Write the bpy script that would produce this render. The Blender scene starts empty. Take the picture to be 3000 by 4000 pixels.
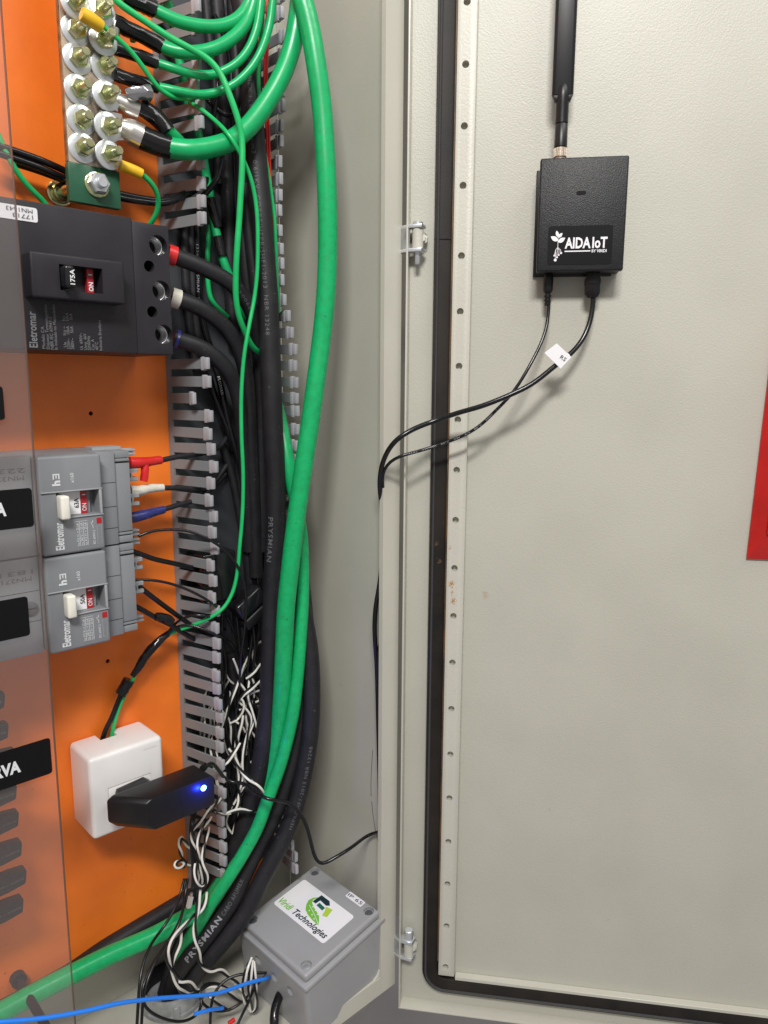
import bpy, bmesh, math, random
from mathutils import Vector as V, Matrix
R = math.radians
random.seed(7)
S = 0.001                                    # everything below is written in millimetres
scn = bpy.context.scene
col = scn.collection

# ------------------------------------------------------------------ camera
F_PX = 2900.0
YAW, PIT, ROL = R(43.45), R(9.6), R(0.34)
FW = V((math.sin(YAW)*math.cos(PIT), math.cos(YAW)*math.cos(PIT), -math.sin(PIT)))
R0 = V((math.cos(YAW), -math.sin(YAW), 0)); U0 = R0.cross(FW)
RT = R0*math.cos(ROL)+U0*math.sin(ROL); UP = U0*math.cos(ROL)-R0*math.sin(ROL)
CAM = V((0, -640, 0))
cd = bpy.data.cameras.new("camera"); cam = bpy.data.objects.new("camera", cd); col.objects.link(cam)
m = Matrix((RT, UP, -FW)).transposed().to_4x4(); m.translation = CAM*S
cam.matrix_world = m
cd.sensor_fit = 'HORIZONTAL'; cd.sensor_width = 36; cd.lens = 36*F_PX/3000
cd.clip_start = 0.01; cd.clip_end = 60
scn.camera = cam

# ------------------------------------------------------------------ world, lamps, exposure
w = bpy.data.worlds.new("World"); scn.world = w; w.use_nodes = True
bg = w.node_tree.nodes["Background"]
bg.inputs[0].default_value = (1.0, 0.985, 0.96, 1); bg.inputs[1].default_value = 0.36
def area(name, loc, target, sx, sy, power, color=(1, 1, 1)):
    l = bpy.data.lights.new(name, 'AREA'); l.shape = 'RECTANGLE'; l.size = sx; l.size_y = sy
    l.energy = power; l.color = color
    o = bpy.data.objects.new(name, l); col.objects.link(o); o.location = loc
    o.rotation_euler = (V(target)-V(loc)).to_track_quat('-Z', 'Y').to_euler()
area("ceiling_and_fill_light", (-0.70, -1.30, 1.35), (0.28, -0.05, -0.10), 0.62, 0.22, 44, (1, 0.98, 0.95))
area("ceiling_and_fill_light", (0.65, -1.25, 1.35), (0.60, -0.3, 0.1), 1.0, 0.3, 9, (1, 0.98, 0.95))  # fill light added on the right to brighten the upper door
scn.view_settings.view_transform = 'Standard'; scn.view_settings.look = 'None'
scn.view_settings.exposure = 0.0; scn.view_settings.gamma = 1

# ------------------------------------------------------------------ measuring: a sight line met with a real plane
def ray(u, v): return FW+RT*((u-1500)/F_PX)-UP*((v-2000)/F_PX)
def at(u, v, h):                              # on the plane h mm in front of the mounting plate
    d = ray(u, v); return CAM+d*((640-h)/d.y)
def atx(u, v, x): d = ray(u, v); return CAM+d*(x/d.x)
def atz(u, v, z): d = ray(u, v); return CAM+d*(z/d.z)
AZ = R(142)
DD = V((math.sin(AZ), math.cos(AZ), 0)); DN = V((-0.7880, -0.6157, 0)); DH = V((505.9, -142, 0))
def door(s, k, z): return DH+DD*s+DN*k+V((0, 0, z))
def atd(u, v, k):
    d = ray(u, v); t = ((DH-CAM).dot(DN)+k)/d.dot(DN); return CAM+d*t
def dsz(u, v, k): p = atd(u, v, k); return (p-DH).dot(DD), p.z

# ------------------------------------------------------------------ materials
MATS = {}
def mat(name, colr, rough=.5, metal=0, bump=0, bscale=600, var=0, vscale=60, spec=.5, coat=0, alpha=1,
        emit=None, detail=2, rough_var=0, dirt=None):
    mt = bpy.data.materials.new(name); mt.use_nodes = True; nt = mt.node_tree; N = nt.nodes; L = nt.links
    b = N["Principled BSDF"]
    b.inputs['Base Color'].default_value = (*colr, 1); b.inputs['Roughness'].default_value = rough
    b.inputs['Metallic'].default_value = metal; b.inputs['Specular IOR Level'].default_value = spec
    b.inputs['Coat Weight'].default_value = coat; b.inputs['Coat Roughness'].default_value = .12
    b.inputs['Alpha'].default_value = alpha
    tc = N.new('ShaderNodeTexCoord')
    if bump:
        n = N.new('ShaderNodeTexNoise'); n.inputs['Scale'].default_value = bscale; n.inputs['Detail'].default_value = detail
        L.new(tc.outputs['Object'], n.inputs['Vector'])
        bp = N.new('ShaderNodeBump'); bp.inputs['Strength'].default_value = bump; bp.inputs['Distance'].default_value = .0004
        L.new(n.outputs['Fac'], bp.inputs['Height']); L.new(bp.outputs['Normal'], b.inputs['Normal'])
    if var:
        n2 = N.new('ShaderNodeTexNoise'); n2.inputs['Scale'].default_value = vscale; n2.inputs['Detail'].default_value = 5
        L.new(tc.outputs['Object'], n2.inputs['Vector'])
        mx = N.new('ShaderNodeMix'); mx.data_type = 'RGBA'
        d = dirt or tuple(max(0, c*(1-var)) for c in colr)
        mx.inputs['A'].default_value = (*d, 1); mx.inputs['B'].default_value = (*[min(1, c*(1+var*.5)) for c in colr], 1)
        mr = N.new('ShaderNodeMapRange'); mr.inputs[1].default_value = .32; mr.inputs[2].default_value = .62
        L.new(n2.outputs['Fac'], mr.inputs[0]); L.new(mr.outputs[0], mx.inputs['Factor'])
        L.new(mx.outputs['Result'], b.inputs['Base Color'])
        if rough_var:
            m3 = N.new('ShaderNodeMapRange'); m3.inputs[1].default_value = .3; m3.inputs[2].default_value = .7
            m3.inputs[3].default_value = rough+rough_var; m3.inputs[4].default_value = rough-rough_var
            L.new(n2.outputs['Fac'], m3.inputs[0]); L.new(m3.outputs[0], b.inputs['Roughness'])
    if emit:
        b.inputs['Emission Color'].default_value = (*emit[0], 1); b.inputs['Emission Strength'].default_value = emit[1]
    MATS[name] = mt; return mt
def stain(mt, spots, colr, nscale=700, thr=.56, soft=.05):
    """rust or dirt with a shape of its own round given points (object space, metres)"""
    nt = mt.node_tree; N = nt.nodes; L = nt.links; b = N["Principled BSDF"]
    tc = N.new('ShaderNodeTexCoord'); acc = None
    for (p, rad, amt) in spots:
        vm = N.new('ShaderNodeVectorMath'); vm.operation = 'SUBTRACT'; vm.inputs[1].default_value = p
        L.new(tc.outputs['Object'], vm.inputs[0])
        vs = N.new('ShaderNodeVectorMath'); vs.operation = 'DIVIDE'; vs.inputs[1].default_value = rad
        L.new(vm.outputs[0], vs.inputs[0])
        vl = N.new('ShaderNodeVectorMath'); vl.operation = 'LENGTH'; L.new(vs.outputs[0], vl.inputs[0])
        mr = N.new('ShaderNodeMapRange'); mr.inputs[1].default_value = 0; mr.inputs[2].default_value = 1
        mr.inputs[3].default_value = amt; mr.inputs[4].default_value = 0
        L.new(vl.outputs['Value'], mr.inputs[0])
        if acc is None: acc = mr.outputs[0]
        else:
            mm = N.new('ShaderNodeMath'); mm.operation = 'MAXIMUM'; L.new(acc, mm.inputs[0]); L.new(mr.outputs[0], mm.inputs[1]); acc = mm.outputs[0]
    n = N.new('ShaderNodeTexNoise'); n.inputs['Scale'].default_value = nscale; n.inputs['Detail'].default_value = 4
    L.new(tc.outputs['Object'], n.inputs['Vector'])
    mu = N.new('ShaderNodeMath'); mu.operation = 'MULTIPLY'; L.new(n.outputs['Fac'], mu.inputs[0]); L.new(acc, mu.inputs[1])
    mr = N.new('ShaderNodeMapRange'); mr.inputs[1].default_value = thr-soft; mr.inputs[2].default_value = thr+soft; L.new(mu.outputs[0], mr.inputs[0])
    mx = N.new('ShaderNodeMix'); mx.data_type = 'RGBA'
    src = b.inputs['Base Color'].links[0].from_socket if b.inputs['Base Color'].links else None
    if src: L.new(src, mx.inputs['A'])
    else: mx.inputs['A'].default_value = b.inputs['Base Color'].default_value
    mx.inputs['B'].default_value = (*colr, 1)
    L.new(mr.outputs[0], mx.inputs['Factor']); L.new(mx.outputs['Result'], b.inputs['Base Color'])

BEIGE = (.475, .466, .402)
mat('door_paint', BEIGE, .42, bump=.55, bscale=650, var=.05, vscale=9, detail=3)
mat('cabinet_paint', BEIGE, .36, bump=.30, bscale=430, var=.06, vscale=8, detail=2)
mat('frame_paint', (.53, .515, .445), .27, bump=.10, bscale=300, var=.04, vscale=12)
mat('rail_paint', (.53, .518, .45), .42, bump=.5, bscale=500, var=.04, vscale=15, detail=3)
mat('orange_paint', (.90, .205, .020), .36, bump=.22, bscale=500, var=.07, vscale=14, dirt=(.80, .165, .018))
mat('gasket_ridge', (.05, .05, .052), .28, bump=.2, bscale=500)
mat('gasket_foam', (.016, .012, .009), .55, spec=.35, bump=.3, bscale=900, var=.5, vscale=22, dirt=(.007, .006, .0055))
mat('gasket_brown', (.13, .068, .02), .55, bump=.3, bscale=500, var=.6, vscale=45, dirt=(.05, .03, .018))
mat('duct_plastic', (.20, .216, .226), .17, spec=.7, bump=.03, bscale=60)
mat('duct_tip', (.36, .36, .385), .35, bump=.1, bscale=300)
mat('duct_shaded', (.045, .048, .055), .45, var=.1, vscale=30)  # grey duct plastic with the shade of the interior put into its colour
mat('breaker_grey', (.225, .235, .25), .48, bump=.12, bscale=1500, var=.05, vscale=25)
mat('breaker_grey_light', (.33, .345, .36), .45, bump=.1, bscale=1500)
mat('breaker_dark', (.024, .022, .027), .42, spec=.35, bump=.18, bscale=1800, var=.15, vscale=40)
mat('black_plastic', (.008, .0075, .009), .36, spec=.4, bump=.12, bscale=1500)
mat('black_textured', (.011, .011, .013), .42, spec=.4, bump=.85, bscale=1100, detail=3)
mat('black_gloss', (.010, .010, .012), .16, bump=.10, bscale=260)
mat('black_deep', (.006, .006, .007), .7)
mat('cable_black', (.012, .0115, .0135), .50, bump=.12, bscale=300, var=.35, vscale=70, dirt=(.020, .019, .022), spec=.35)
mat('cable_gloss', (.006, .006, .0075), .22, bump=.05, bscale=300)
mat('wire_black', (.006, .006, .007), .30)
mat('tape_black', (.008, .008, .009), .2, bump=.5, bscale=210, detail=3)
mat('tape_highlit', (.42, .42, .44), .15, metal=.8, bump=.9, bscale=150, detail=3)  # black tape whose white highlights are put into a pale metallic colour
mat('cable_green', (.006, .39, .125), .32, bump=.08, bscale=220, var=.10, vscale=130, rough_var=.06)
mat('wire_green', (.012, .46, .13), .32, var=.08, vscale=100)
mat('cable_green_dirty', (.006, .39, .125), .32, bump=.1, bscale=260, var=.13, vscale=150, rough_var=.08)
mat('wire_white', (.74, .72, .66), .35)
mat('wire_blue', (.02, .22, .85), .35)
mat('wire_red', (.62, .012, .012), .35)
mat('tape_red', (.60, .018, .02), .32, bump=.5, bscale=230)
mat('tape_blue', (.022, .03, .16), .32, bump=.5, bscale=230)
mat('tape_white', (.66, .63, .55), .4, bump=.5, bscale=230)
mat('sleeve_yellow', (.78, .47, .015), .42, bump=.2, bscale=200)
mat('tinned_copper', (.66, .56, .47), .38, metal=.55, bump=.25, bscale=180, var=.22, vscale=30, dirt=(.50, .37, .26))
mat('copper_edge', (.30, .22, .12), .5, metal=.6, var=.5, vscale=120)
mat('bar_green', (.020, .095, .050), .33, bump=.2, bscale=300)
mat('zinc', (.72, .75, .78), .33, metal=.75, bump=.15, bscale=400, var=.1, vscale=70)
mat('zinc_yellow', (.70, .64, .38), .20, metal=.95, bump=.25, bscale=380, var=.3, vscale=170, dirt=(.50, .60, .32))
mat('aluminium', (.74, .71, .67), .28, metal=.9, bump=.2, bscale=200, var=.12, vscale=60)
mat('steel', (.62, .62, .63), .3, metal=.9, bump=.2, bscale=300)
mat('galvanised', (.34, .35, .355), .5, metal=.35, bump=.3, bscale=260, var=.3, vscale=90)
mat('outlet_white', (.80, .775, .765), .22, var=.02, vscale=30)
mat('handle_white', (.78, .76, .68), .35, var=.06, vscale=120)
mat('print_white', (.72, .74, .76), .5)
mat('print_grey', (.115, .115, .125), .55)
mat('print_pale', (.28, .28, .30), .5)
mat('print_dim', (.20, .20, .21), .5)
mat('print_black', (.012, .012, .015), .5)
mat('print_red', (.42, .012, .02), .4)
mat('label_white', (.82, .81, .84), .35)
mat('label_black', (.004, .004, .005), .3, spec=.3, bump=.12, bscale=80)
mat('box_grey', (.325, .328, .338), .30, bump=.05, bscale=300, var=.04, vscale=20)
mat('box_grey_dark', (.085, .088, .10), .5)
mat('logo_green', (.18, .50, .045), .5); mat('logo_lime', (.42, .60, .06), .5)
mat('logo_teal', (.010, .13, .085), .5); mat('logo_navy', (.006, .028, .04), .5)
mat('red_frame', (.52, .016, .014), .36, bump=.1, bscale=200, var=.12, vscale=30)
mat('room_floor', (.34, .32, .325), .5, bump=.1, bscale=60, var=.08, vscale=8)
mat('led_blue', (.02, .05, .9), .3, emit=((.10, .28, 1.0), 22))
mat('gold_nut', (.72, .60, .50), .25, metal=.95, bump=.2, bscale=300)
mat('clear_plug', (.45, .44, .40), .25)
mat('pen_mark', (.10, .095, .09), .7)
mat('acrylic', (.44, .39, .38), .10, alpha=.105, bump=.03, bscale=20)
mat('acrylic_edge', (.12, .07, .05), .3, alpha=.75)

# ------------------------------------------------------------------ geometry helpers
ORG = {}
def tag(o, label=None, cat=None, group=None, kind=None):
    if label: o['label'] = label
    if cat: o['category'] = cat
    if group: o['group'] = group
    if kind: o['kind'] = kind
    return o
def thing(name, loc, label, cat, group=None):
    o = bpy.data.objects.new(name, None); col.objects.link(o); o.location = V(loc)*S
    o.empty_display_size = .01; ORG[o] = V(loc); return tag(o, label, cat, group)
class MB:
    def __init__(s): s.bm = bmesh.new()
    def _bevel(s, faces, bev, seg=2):
        if bev > 0:
            ed = {e for f in faces for e in f.edges}
            bmesh.ops.bevel(s.bm, geom=list(ed), offset=bev, segments=seg, affect='EDGES', profile=.5, clamp_overlap=True)
    def box(s, x0, x1, y0, y1, z0, z1, bev=0, seg=2, edges=None):
        v = [s.bm.verts.new((x, y, z)) for x in (x0, x1) for y in (y0, y1) for z in (z0, z1)]
        q = [(0, 1, 3, 2), (4, 6, 7, 5), (0, 4, 5, 1), (2, 3, 7, 6), (0, 2, 6, 4), (1, 5, 7, 3)]
        fs = [s.bm.faces.new([v[i] for i in f]) for f in q]
        if edges:
            ed = [e for e in {e for f in fs for e in f.edges} if abs((e.verts[0].co-e.verts[1].co)[edges]) > 1e-6]
            bmesh.ops.bevel(s.bm, geom=ed, offset=bev, segments=seg, affect='EDGES', profile=.5)
        else: s._bevel(fs, bev, seg)
        return s
    def prism(s, poly, a, b, fn, bev=0):
        """poly: 2-D outline, fn(p, q, t) -> xyz with t = a or b"""
        lo = [s.bm.verts.new(fn(p, q, a)) for p, q in poly]; hi = [s.bm.verts.new(fn(p, q, b)) for p, q in poly]
        n = len(poly); fs = [s.bm.faces.new(lo[::-1]), s.bm.faces.new(hi)]
        for i in range(n): fs.append(s.bm.faces.new((lo[i], lo[(i+1) % n], hi[(i+1) % n], hi[i])))
        s._bevel(fs, bev); return s
    def cyl(s, p0, p1, r0, r1=None, seg=20, caps=True, bev=0):
        p0, p1 = V(p0), V(p1); r1 = r0 if r1 is None else r1
        t = (p1-p0).normalized(); a = t.orthogonal().normalized(); b = t.cross(a)
        rings = []
        for p, r in ((p0, r0), (p1, r1)):
            rings.append([s.bm.verts.new(p+(a*math.cos(2*math.pi*i/seg)+b*math.sin(2*math.pi*i/seg))*r) for i in range(seg)])
        for i in range(seg):
            j = (i+1) % seg; s.bm.faces.new((rings[0][i], rings[0][j], rings[1][j], rings[1][i]))
        if caps:
            f1 = s.bm.faces.new(rings[0][::-1]); f2 = s.bm.faces.new(rings[1])
            if bev:
                ed = list(f2.edges)
                bmesh.ops.bevel(s.bm, geom=ed, offset=bev, segments=2, affect='EDGES', profile=.5)
        return s
    def lathe(s, base, axis, prof, seg=24, phase=0, end=True):
        """prof: list of (distance along axis, radius)"""
        base = V(base); t = V(axis).normalized(); a = t.orthogonal().normalized(); b = t.cross(a); rs = []
        for d, r in prof:
            rs.append([s.bm.verts.new(base+t*d+(a*math.cos(2*math.pi*i/seg+phase)+b*math.sin(2*math.pi*i/seg+phase))*max(r, .01)) for i in range(seg)])
        for k in range(len(rs)-1):
            for i in range(seg):
                j = (i+1) % seg; s.bm.faces.new((rs[k][i], rs[k][j], rs[k+1][j], rs[k+1][i]))
        s.bm.faces.new(rs[0][::-1])
        if end: s.bm.faces.new(rs[-1])
        return s
    def tube(s, path, r, seg=14, lump=0, rfn=None, caps=True):
        n = len(path); prev = None; rings = []
        for i, p in enumerate(path):
            t = (path[min(i+1, n-1)]-path[max(i-1, 0)]).normalized()
            if prev is None: a = t.orthogonal().normalized()
            else:
                a = prev-t*prev.dot(t); a = a.normalized() if a.length > 1e-6 else t.orthogonal().normalized()
            prev = a; b = t.cross(a); rr = r if rfn is None else r*rfn(i/(n-1))
            ring = []
            for k in range(seg):
                q = rr*(1+(random.uniform(-lump, lump) if lump else 0)); an = 2*math.pi*k/seg
                ring.append(s.bm.verts.new(p+(a*math.cos(an)+b*math.sin(an))*q))
            rings.append(ring)
        for i in range(n-1):
            for k in range(seg):
                j = (k+1) % seg; s.bm.faces.new((rings[i][k], rings[i][j], rings[i+1][j], rings[i+1][k]))
        if caps: s.bm.faces.new(rings[0][::-1]); s.bm.faces.new(rings[-1])
        return s
    def poly(s, pts):
        s.bm.faces.new([s.bm.verts.new(p) for p in pts]); return s
    def mesh(s, name, frame=None, org=V((0, 0, 0)), sharp=38):
        for v in s.bm.verts:
            p = frame(v.co) if frame else v.co
            v.co = (V(p)-org)*S
        bmesh.ops.recalc_face_normals(s.bm, faces=s.bm.faces)
        for f in s.bm.faces: f.smooth = True
        lim = R(sharp)
        for e in s.bm.edges:
            if len(e.link_faces) == 2 and e.calc_face_angle(0) > lim: e.smooth = False
        me = bpy.data.meshes.new(name); s.bm.to_mesh(me); s.bm.free(); return me
    def build(s, name, material, parent=None, frame=None, org=None, cuts=None):
        o_w = ORG[parent] if parent else (V(org) if org is not None else V((0, 0, 0)))
        me = s.mesh(name, frame, o_w)
        mats = material if isinstance(material, (list, tuple)) else [material]
        for q in mats: me.materials.append(MATS[q])
        o = bpy.data.objects.new(name, me); col.objects.link(o)
        if parent: o.parent = parent
        else: o.location = o_w*S
        ORG[o] = o_w
        if cuts is not None:
            cm = cuts.mesh('cut', frame, o_w); co = bpy.data.objects.new('cut', cm); col.objects.link(co)
            if parent: co.parent = parent
            else: co.location = o_w*S
            md = o.modifiers.new('b', 'BOOLEAN'); md.operation = 'DIFFERENCE'; md.object = co; md.solver = 'EXACT'
            bpy.context.view_layer.update()
            dg = bpy.context.evaluated_depsgraph_get()
            nm = bpy.data.meshes.new_from_object(o.evaluated_get(dg)); o.modifiers.clear()
            b2 = bmesh.new(); b2.from_mesh(nm)
            for f in b2.faces: f.smooth = True
            for e in b2.edges:
                e.smooth = not (len(e.link_faces) == 2 and e.calc_face_angle(0) > R(30))
            b2.to_mesh(nm); b2.free(); nm.name = name; o.data = nm
            bpy.data.objects.remove(co)
        return o
PAN = lambda c: V((c.x, -c.y, c.z))          # (x, height above the plate, z)
DOOR = lambda c: door(c.x, c.y, c.z)         # (s along the door, k towards the room, z)

def spline(pts, step=3.0):
    P = [V(p) for p in pts]
    if len(P) < 3: P = [P[0], (P[0]+P[-1])/2, P[-1]]
    Q = [P[0]*2-P[1]]+P+[P[-1]*2-P[-2]]; out = []
    for i in range(1, len(Q)-2):
        a, b, c, d = Q[i-1:i+3]; n = max(2, int((c-b).length/step))
        for k in range(n):
            t = k/n
            out.append(.5*((2*b)+(c-a)*t+(2*a-5*b+4*c-d)*t*t+(3*b-a-3*c+d)*t**3))
    out.append(P[-1]); return out
def px(pts, h=None):                          # pixels with a height above the plate -> points
    return [at(p[0], p[1], p[2] if len(p) > 2 else h) for p in pts]
def smooth(path, n=2):
    for _ in range(n): path = [path[0]]+[(path[i-1]+path[i]*2+path[i+1])/4 for i in range(1, len(path)-1)]+[path[-1]]
    return path
def cable(name, pts, r, material, label, cat='cable', group=None, parent=None, lump=0, seg=14, rfn=None, step=3.0):
    path = smooth(spline(pts, step), 3)
    mb = MB().tube(path, r, seg, lump, rfn)
    mid = None if parent else path[len(path)//2]
    o = mb.build(name, material, parent, org=mid)
    if not parent: tag(o, label, cat, group)
    return o, path
# flat lettering -----------------------------------------------------------
def glyphs(string, bold=0.0, shear=0, space=1.0):
    c = bpy.data.curves.new('t', 'FONT'); c.body = string; c.offset = bold; c.resolution_u = 2; c.shear = shear; c.space_character = space
    o = bpy.data.objects.new('t', c); col.objects.link(o)
    bpy.context.view_layer.update()
    me = bpy.data.meshes.new_from_object(o.evaluated_get(bpy.context.evaluated_depsgraph_get()))
    vs = [v.co.copy() for v in me.vertices]; fs = [list(p.vertices) for p in me.polygons]
    bpy.data.objects.remove(o); bpy.data.curves.remove(c); bpy.data.meshes.remove(me)
    return vs, fs
def flat_mesh(name, vs, fs, material, parent, org=None):
    o_w = ORG[parent] if parent else V(org)
    me = bpy.data.meshes.new(name); me.from_pydata([(v-o_w)*S for v in vs], [], fs); me.materials.append(MATS[material])
    o = bpy.data.objects.new(name, me); col.objects.link(o)
    if parent: o.parent = parent
    ORG[o] = o_w; return o
def write(string, p0, p1, hgt, normal, material, parent, bold=0.0, name='lettering', shear=0, capref=None):
    """lettering from p0 to p1 (baseline), letters hgt mm tall, lying on a surface with this normal"""
    vs, fs = glyphs(string, bold, shear)
    if not fs: return
    x0, x1 = min(v.x for v in vs), max(v.x for v in vs)
    y0, y1 = (0, .70) if capref is None else capref
    p0, p1, nn = V(p0), V(p1), V(normal).normalized(); X = (p1-p0); Lw = X.length; X.normalize(); Y = nn.cross(X).normalized()
    W = [p0+X*((v.x-x0)/(x1-x0)*Lw)+Y*((v.y-y0)/(y1-y0)*hgt)+nn*.25 for v in vs]
    return flat_mesh(name, W, fs, material, parent)
NP = V((0, -1, 0))
def wrap(string, path, r, s0, length, hgt, material, parent, turn=0, flip=False, bold=0.0):
    """print running along a cable, on the side that faces the room"""
    vs, fs = glyphs(string, bold, 0, 1.18)
    b2 = bmesh.new(); vv = [b2.verts.new(v) for v in vs]      # fine enough to bend round the cable
    for q in fs:
        try: b2.faces.new([vv[i] for i in q])
        except ValueError: pass
    for _ in range(3):
        ed = [e for e in b2.edges if e.calc_length() > .16]
        if not ed: break
        bmesh.ops.subdivide_edges(b2, edges=ed, cuts=1)
        bmesh.ops.triangulate(b2, faces=[f for f in b2.faces if len(f.verts) > 3])
    b2.verts.index_update(); vs = [v.co.copy() for v in b2.verts]; fs = [[v.index for v in f.verts] for f in b2.faces]; b2.free()
    x0, x1 = min(v.x for v in vs), max(v.x for v in vs)
    cum = [0]
    for i in range(1, len(path)): cum.append(cum[-1]+(path[i]-path[i-1]).length)
    def P(s):
        s = max(0, min(cum[-1]-.01, s)); i = 0
        lo, hi = 0, len(cum)-1
        while hi-lo > 1:
            mi = (lo+hi)//2
            if cum[mi] <= s: lo = mi
            else: hi = mi
        t = (s-cum[lo])/max(1e-6, cum[hi]-cum[lo]); return path[lo].lerp(path[hi], t)
    W = []
    for v in vs:
        a = (v.x-x0)/(x1-x0); y = (v.y-.35)/.7*hgt
        if flip: a = 1-a; y = -y
        s = s0+a*length; p = P(s); t = (P(s+2)-P(s-2)).normalized()
        n = (CAM-p).normalized(); n = (n-t*n.dot(t)).normalized(); b = n.cross(t)
        an = y/r+turn
        W.append(p+(n*math.cos(an)+b*math.sin(an))*(r+.18))
    return flat_mesh('lettering', W, fs, material, parent)
def clen(path): return sum((path[i]-path[i-1]).length for i in range(1, len(path)))

# ================================================================== THE SETTING
f = MB().box(-4000, 4000, -4000, 4000, -1310, -1300).build('floor', 'room_floor', org=(0, 0, -1300)); f['kind'] = 'structure'

# ================================================================== CABINET
XW, YF, ZF = 486.0, -140.0, -625.0      # wall face; the lip reaches 11 mm inwards
LX = 472.5
cab = thing('electrical_cabinet', (200, -50, ZF), 'beige painted steel cabinet shell, its right side wall and bottom lip framing the wiring', 'cabinet')
MB().box(XW, XW+3, -137, 36, ZF, 900).build('side_wall', 'cabinet_paint', cab)
MB().box(-500, XW-.5, 36, 39, ZF, 900).build('back_wall', 'cabinet_paint', cab)
fm = MB().box(-500, XW, -137, 35.5, ZF-3, ZF)
cut = MB().cyl((307, -2, ZF-20), (307, -2, ZF+20), 29, seg=32)
fm.build('floor_panel', 'cabinet_paint', cab, cuts=cut)
lip = MB()
lip.box(LX, LX+21.5, YF, YF+5, -633, 900, .0)
lip.build('frame_lip', 'frame_paint', cab)
MB().box(-500, LX-.1, YF, YF+5, -633, -613, .0).build('frame_lip', 'frame_paint', cab)
# rounded weld corner where the upright meets the sill
MB().prism([(LX-8, -612.9), (LX-.2, -612.9), (LX-.2, -604), (LX-2.4, -609.4)], -YF-5.5, -YF-.5, lambda p, q, t: (p, -t, q)).build('corner_weld', 'frame_paint', cab)
MB().box(LX+21.7, LX+150, YF+80, YF+84, -642, 900).box(-500, LX+21.6, YF+42, YF+46, -690, -640.2).build('gap_shade_plate', 'cabinet_paint', cab)  # added plates, set deep so the gaps by door and sill stay dark
MB().box(XW+3.2, LX+21.3, YF+24.2, 40, -640, 900).build('outer_wall', 'cabinet_paint', cab)
for pts in ([(1456, 2930), (1452, 2990), (1449, 3060), (1450, 3110)], [(1452, 3130), (1458, 3190), (1466, 3240), (1474, 3270)], [(1474, 3275), (1480, 3300)]):
    MB().tube(spline([atx(u, v, XW-.2) for u, v in pts], 4), .32, 4).build('pen_scribble', 'pen_mark', cab)

# mounting plate ------------------------------------------------------------
pl = thing('mounting_plate', (150, 0, -545), 'bright orange painted steel mounting plate behind the breakers', 'mounting plate')
cut = MB()
for u, v in ((355, 1615), (421, 2583)):
    p = at(u, v, 0); cut.cyl((p.x, -5, p.z), (p.x, 6, p.z), 1.9, seg=16)
MB().box(-300, 440, -2, 0, -545, 500).build('steel_sheet', 'orange_paint', pl, frame=PAN, cuts=cut)

# ================================================================== WIRE DUCT
duct = thing('wire_duct', (381, 0, -520), 'grey slotted plastic wire duct standing open beside the orange plate, full of cables', 'wire duct')
MB().box(333, 433, .3, 2.3, -520, 480).build('base_channel', 'duct_shaded', duct, frame=PAN)
LEAN = math.atan2(15, 52)
def finger_mesh(mirror):
    m_ = MB(); sg = -1 if mirror else 1
    L_ = 55
    bm = m_
    bm.box(-.9, .9, -L_+8, -5, -4.6, 4.6, .25, 1)
    bm.box(-1.9, 1.7, -L_+4.6, -L_+9, -6.0, 6.0, .7, 2)
    bm.box(-.6*sg-1.9, -.6*sg+1.9, -L_, -L_+5.4, -5.1, 5.1, .6, 2)
    return bm.mesh('finger')
FML, FMR = finger_mesh(False), finger_mesh(True)
for me_ in (FML, FMR):
    me_.materials.append(MATS['duct_plastic']); me_.materials.append(MATS['duct_tip'])
    for p_ in me_.polygons:
        if p_.center.y < -.0455: p_.material_index = 1
rot = Matrix.Rotation(LEAN, 3, 'Z')
def lean(c): return V((331, 0, 0))+rot @ c
MB().box(-.9, .9, -5.5, 0, -520, 480).build('side_strip', 'duct_plastic', duct, frame=lean)
MB().box(-.9, .9, -9, 0, -520, 480).build('side_strip', 'duct_plastic', duct, frame=lambda c: V((432, 0, 0))+c)
def put_finger(me, x, z, ang, sc=1.0, tip=0.0):
    o = bpy.data.objects.new('finger', me); col.objects.link(o); o.parent = duct
    o.location = (V((x, 0, z))-ORG[duct])*S; o.rotation_euler = (tip, 0, ang); o.scale = (1, sc, 1)
skip_top = {199.7, }
k = -31
zz = 18.5+15.1*20
for i in range(0, 54):
    z = zz-15.1*i
    if z < -482: continue
    if 26 < z < 133: continue                        # pulled out where the thick phase cables leave
    if 187.5 < z < 215 and z < 203: continue
    if 268 < z < 300 and 272 < z < 290: continue
    tipx = random.gauss(346, 1.6)
    sc = 1.0+random.uniform(-.03, .03)
    if abs(z+11.7) < 4: sc = .78; tipx = 336
    if abs(z+72) < 4: tipx = 351
    if abs(z+102) < 4: tipx = 341.5
    put_finger(FML, 331, z, math.atan2(tipx-331, 52)+R(.0), sc, R(random.uniform(-1.2, 1.2)))
RT_ = [(324, 431), (309.5, 431), (248, 427), (200, 423), (112, 422.6), (83, 425), (54, 432), (40, 436), (-4, 438), (-32, 439.3), (-61, 436), (-495, 423)]
def tipx_r(z):
    for (za, xa), (zb, xb) in zip(RT_, RT_[1:]):
        if zb <= z <= za: return xb+(xa-xb)*(z-zb)/(za-zb)
    return 428
for i in range(0, 60):
    z = 369.8-15.2*i
    if z < -516: break
    put_finger(FMR, 432, z, math.atan2(tipx_r(z)-432+random.uniform(-.6, .6), 52), 1+random.uniform(-.015, .015), R(random.uniform(-2, 2)))

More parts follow.
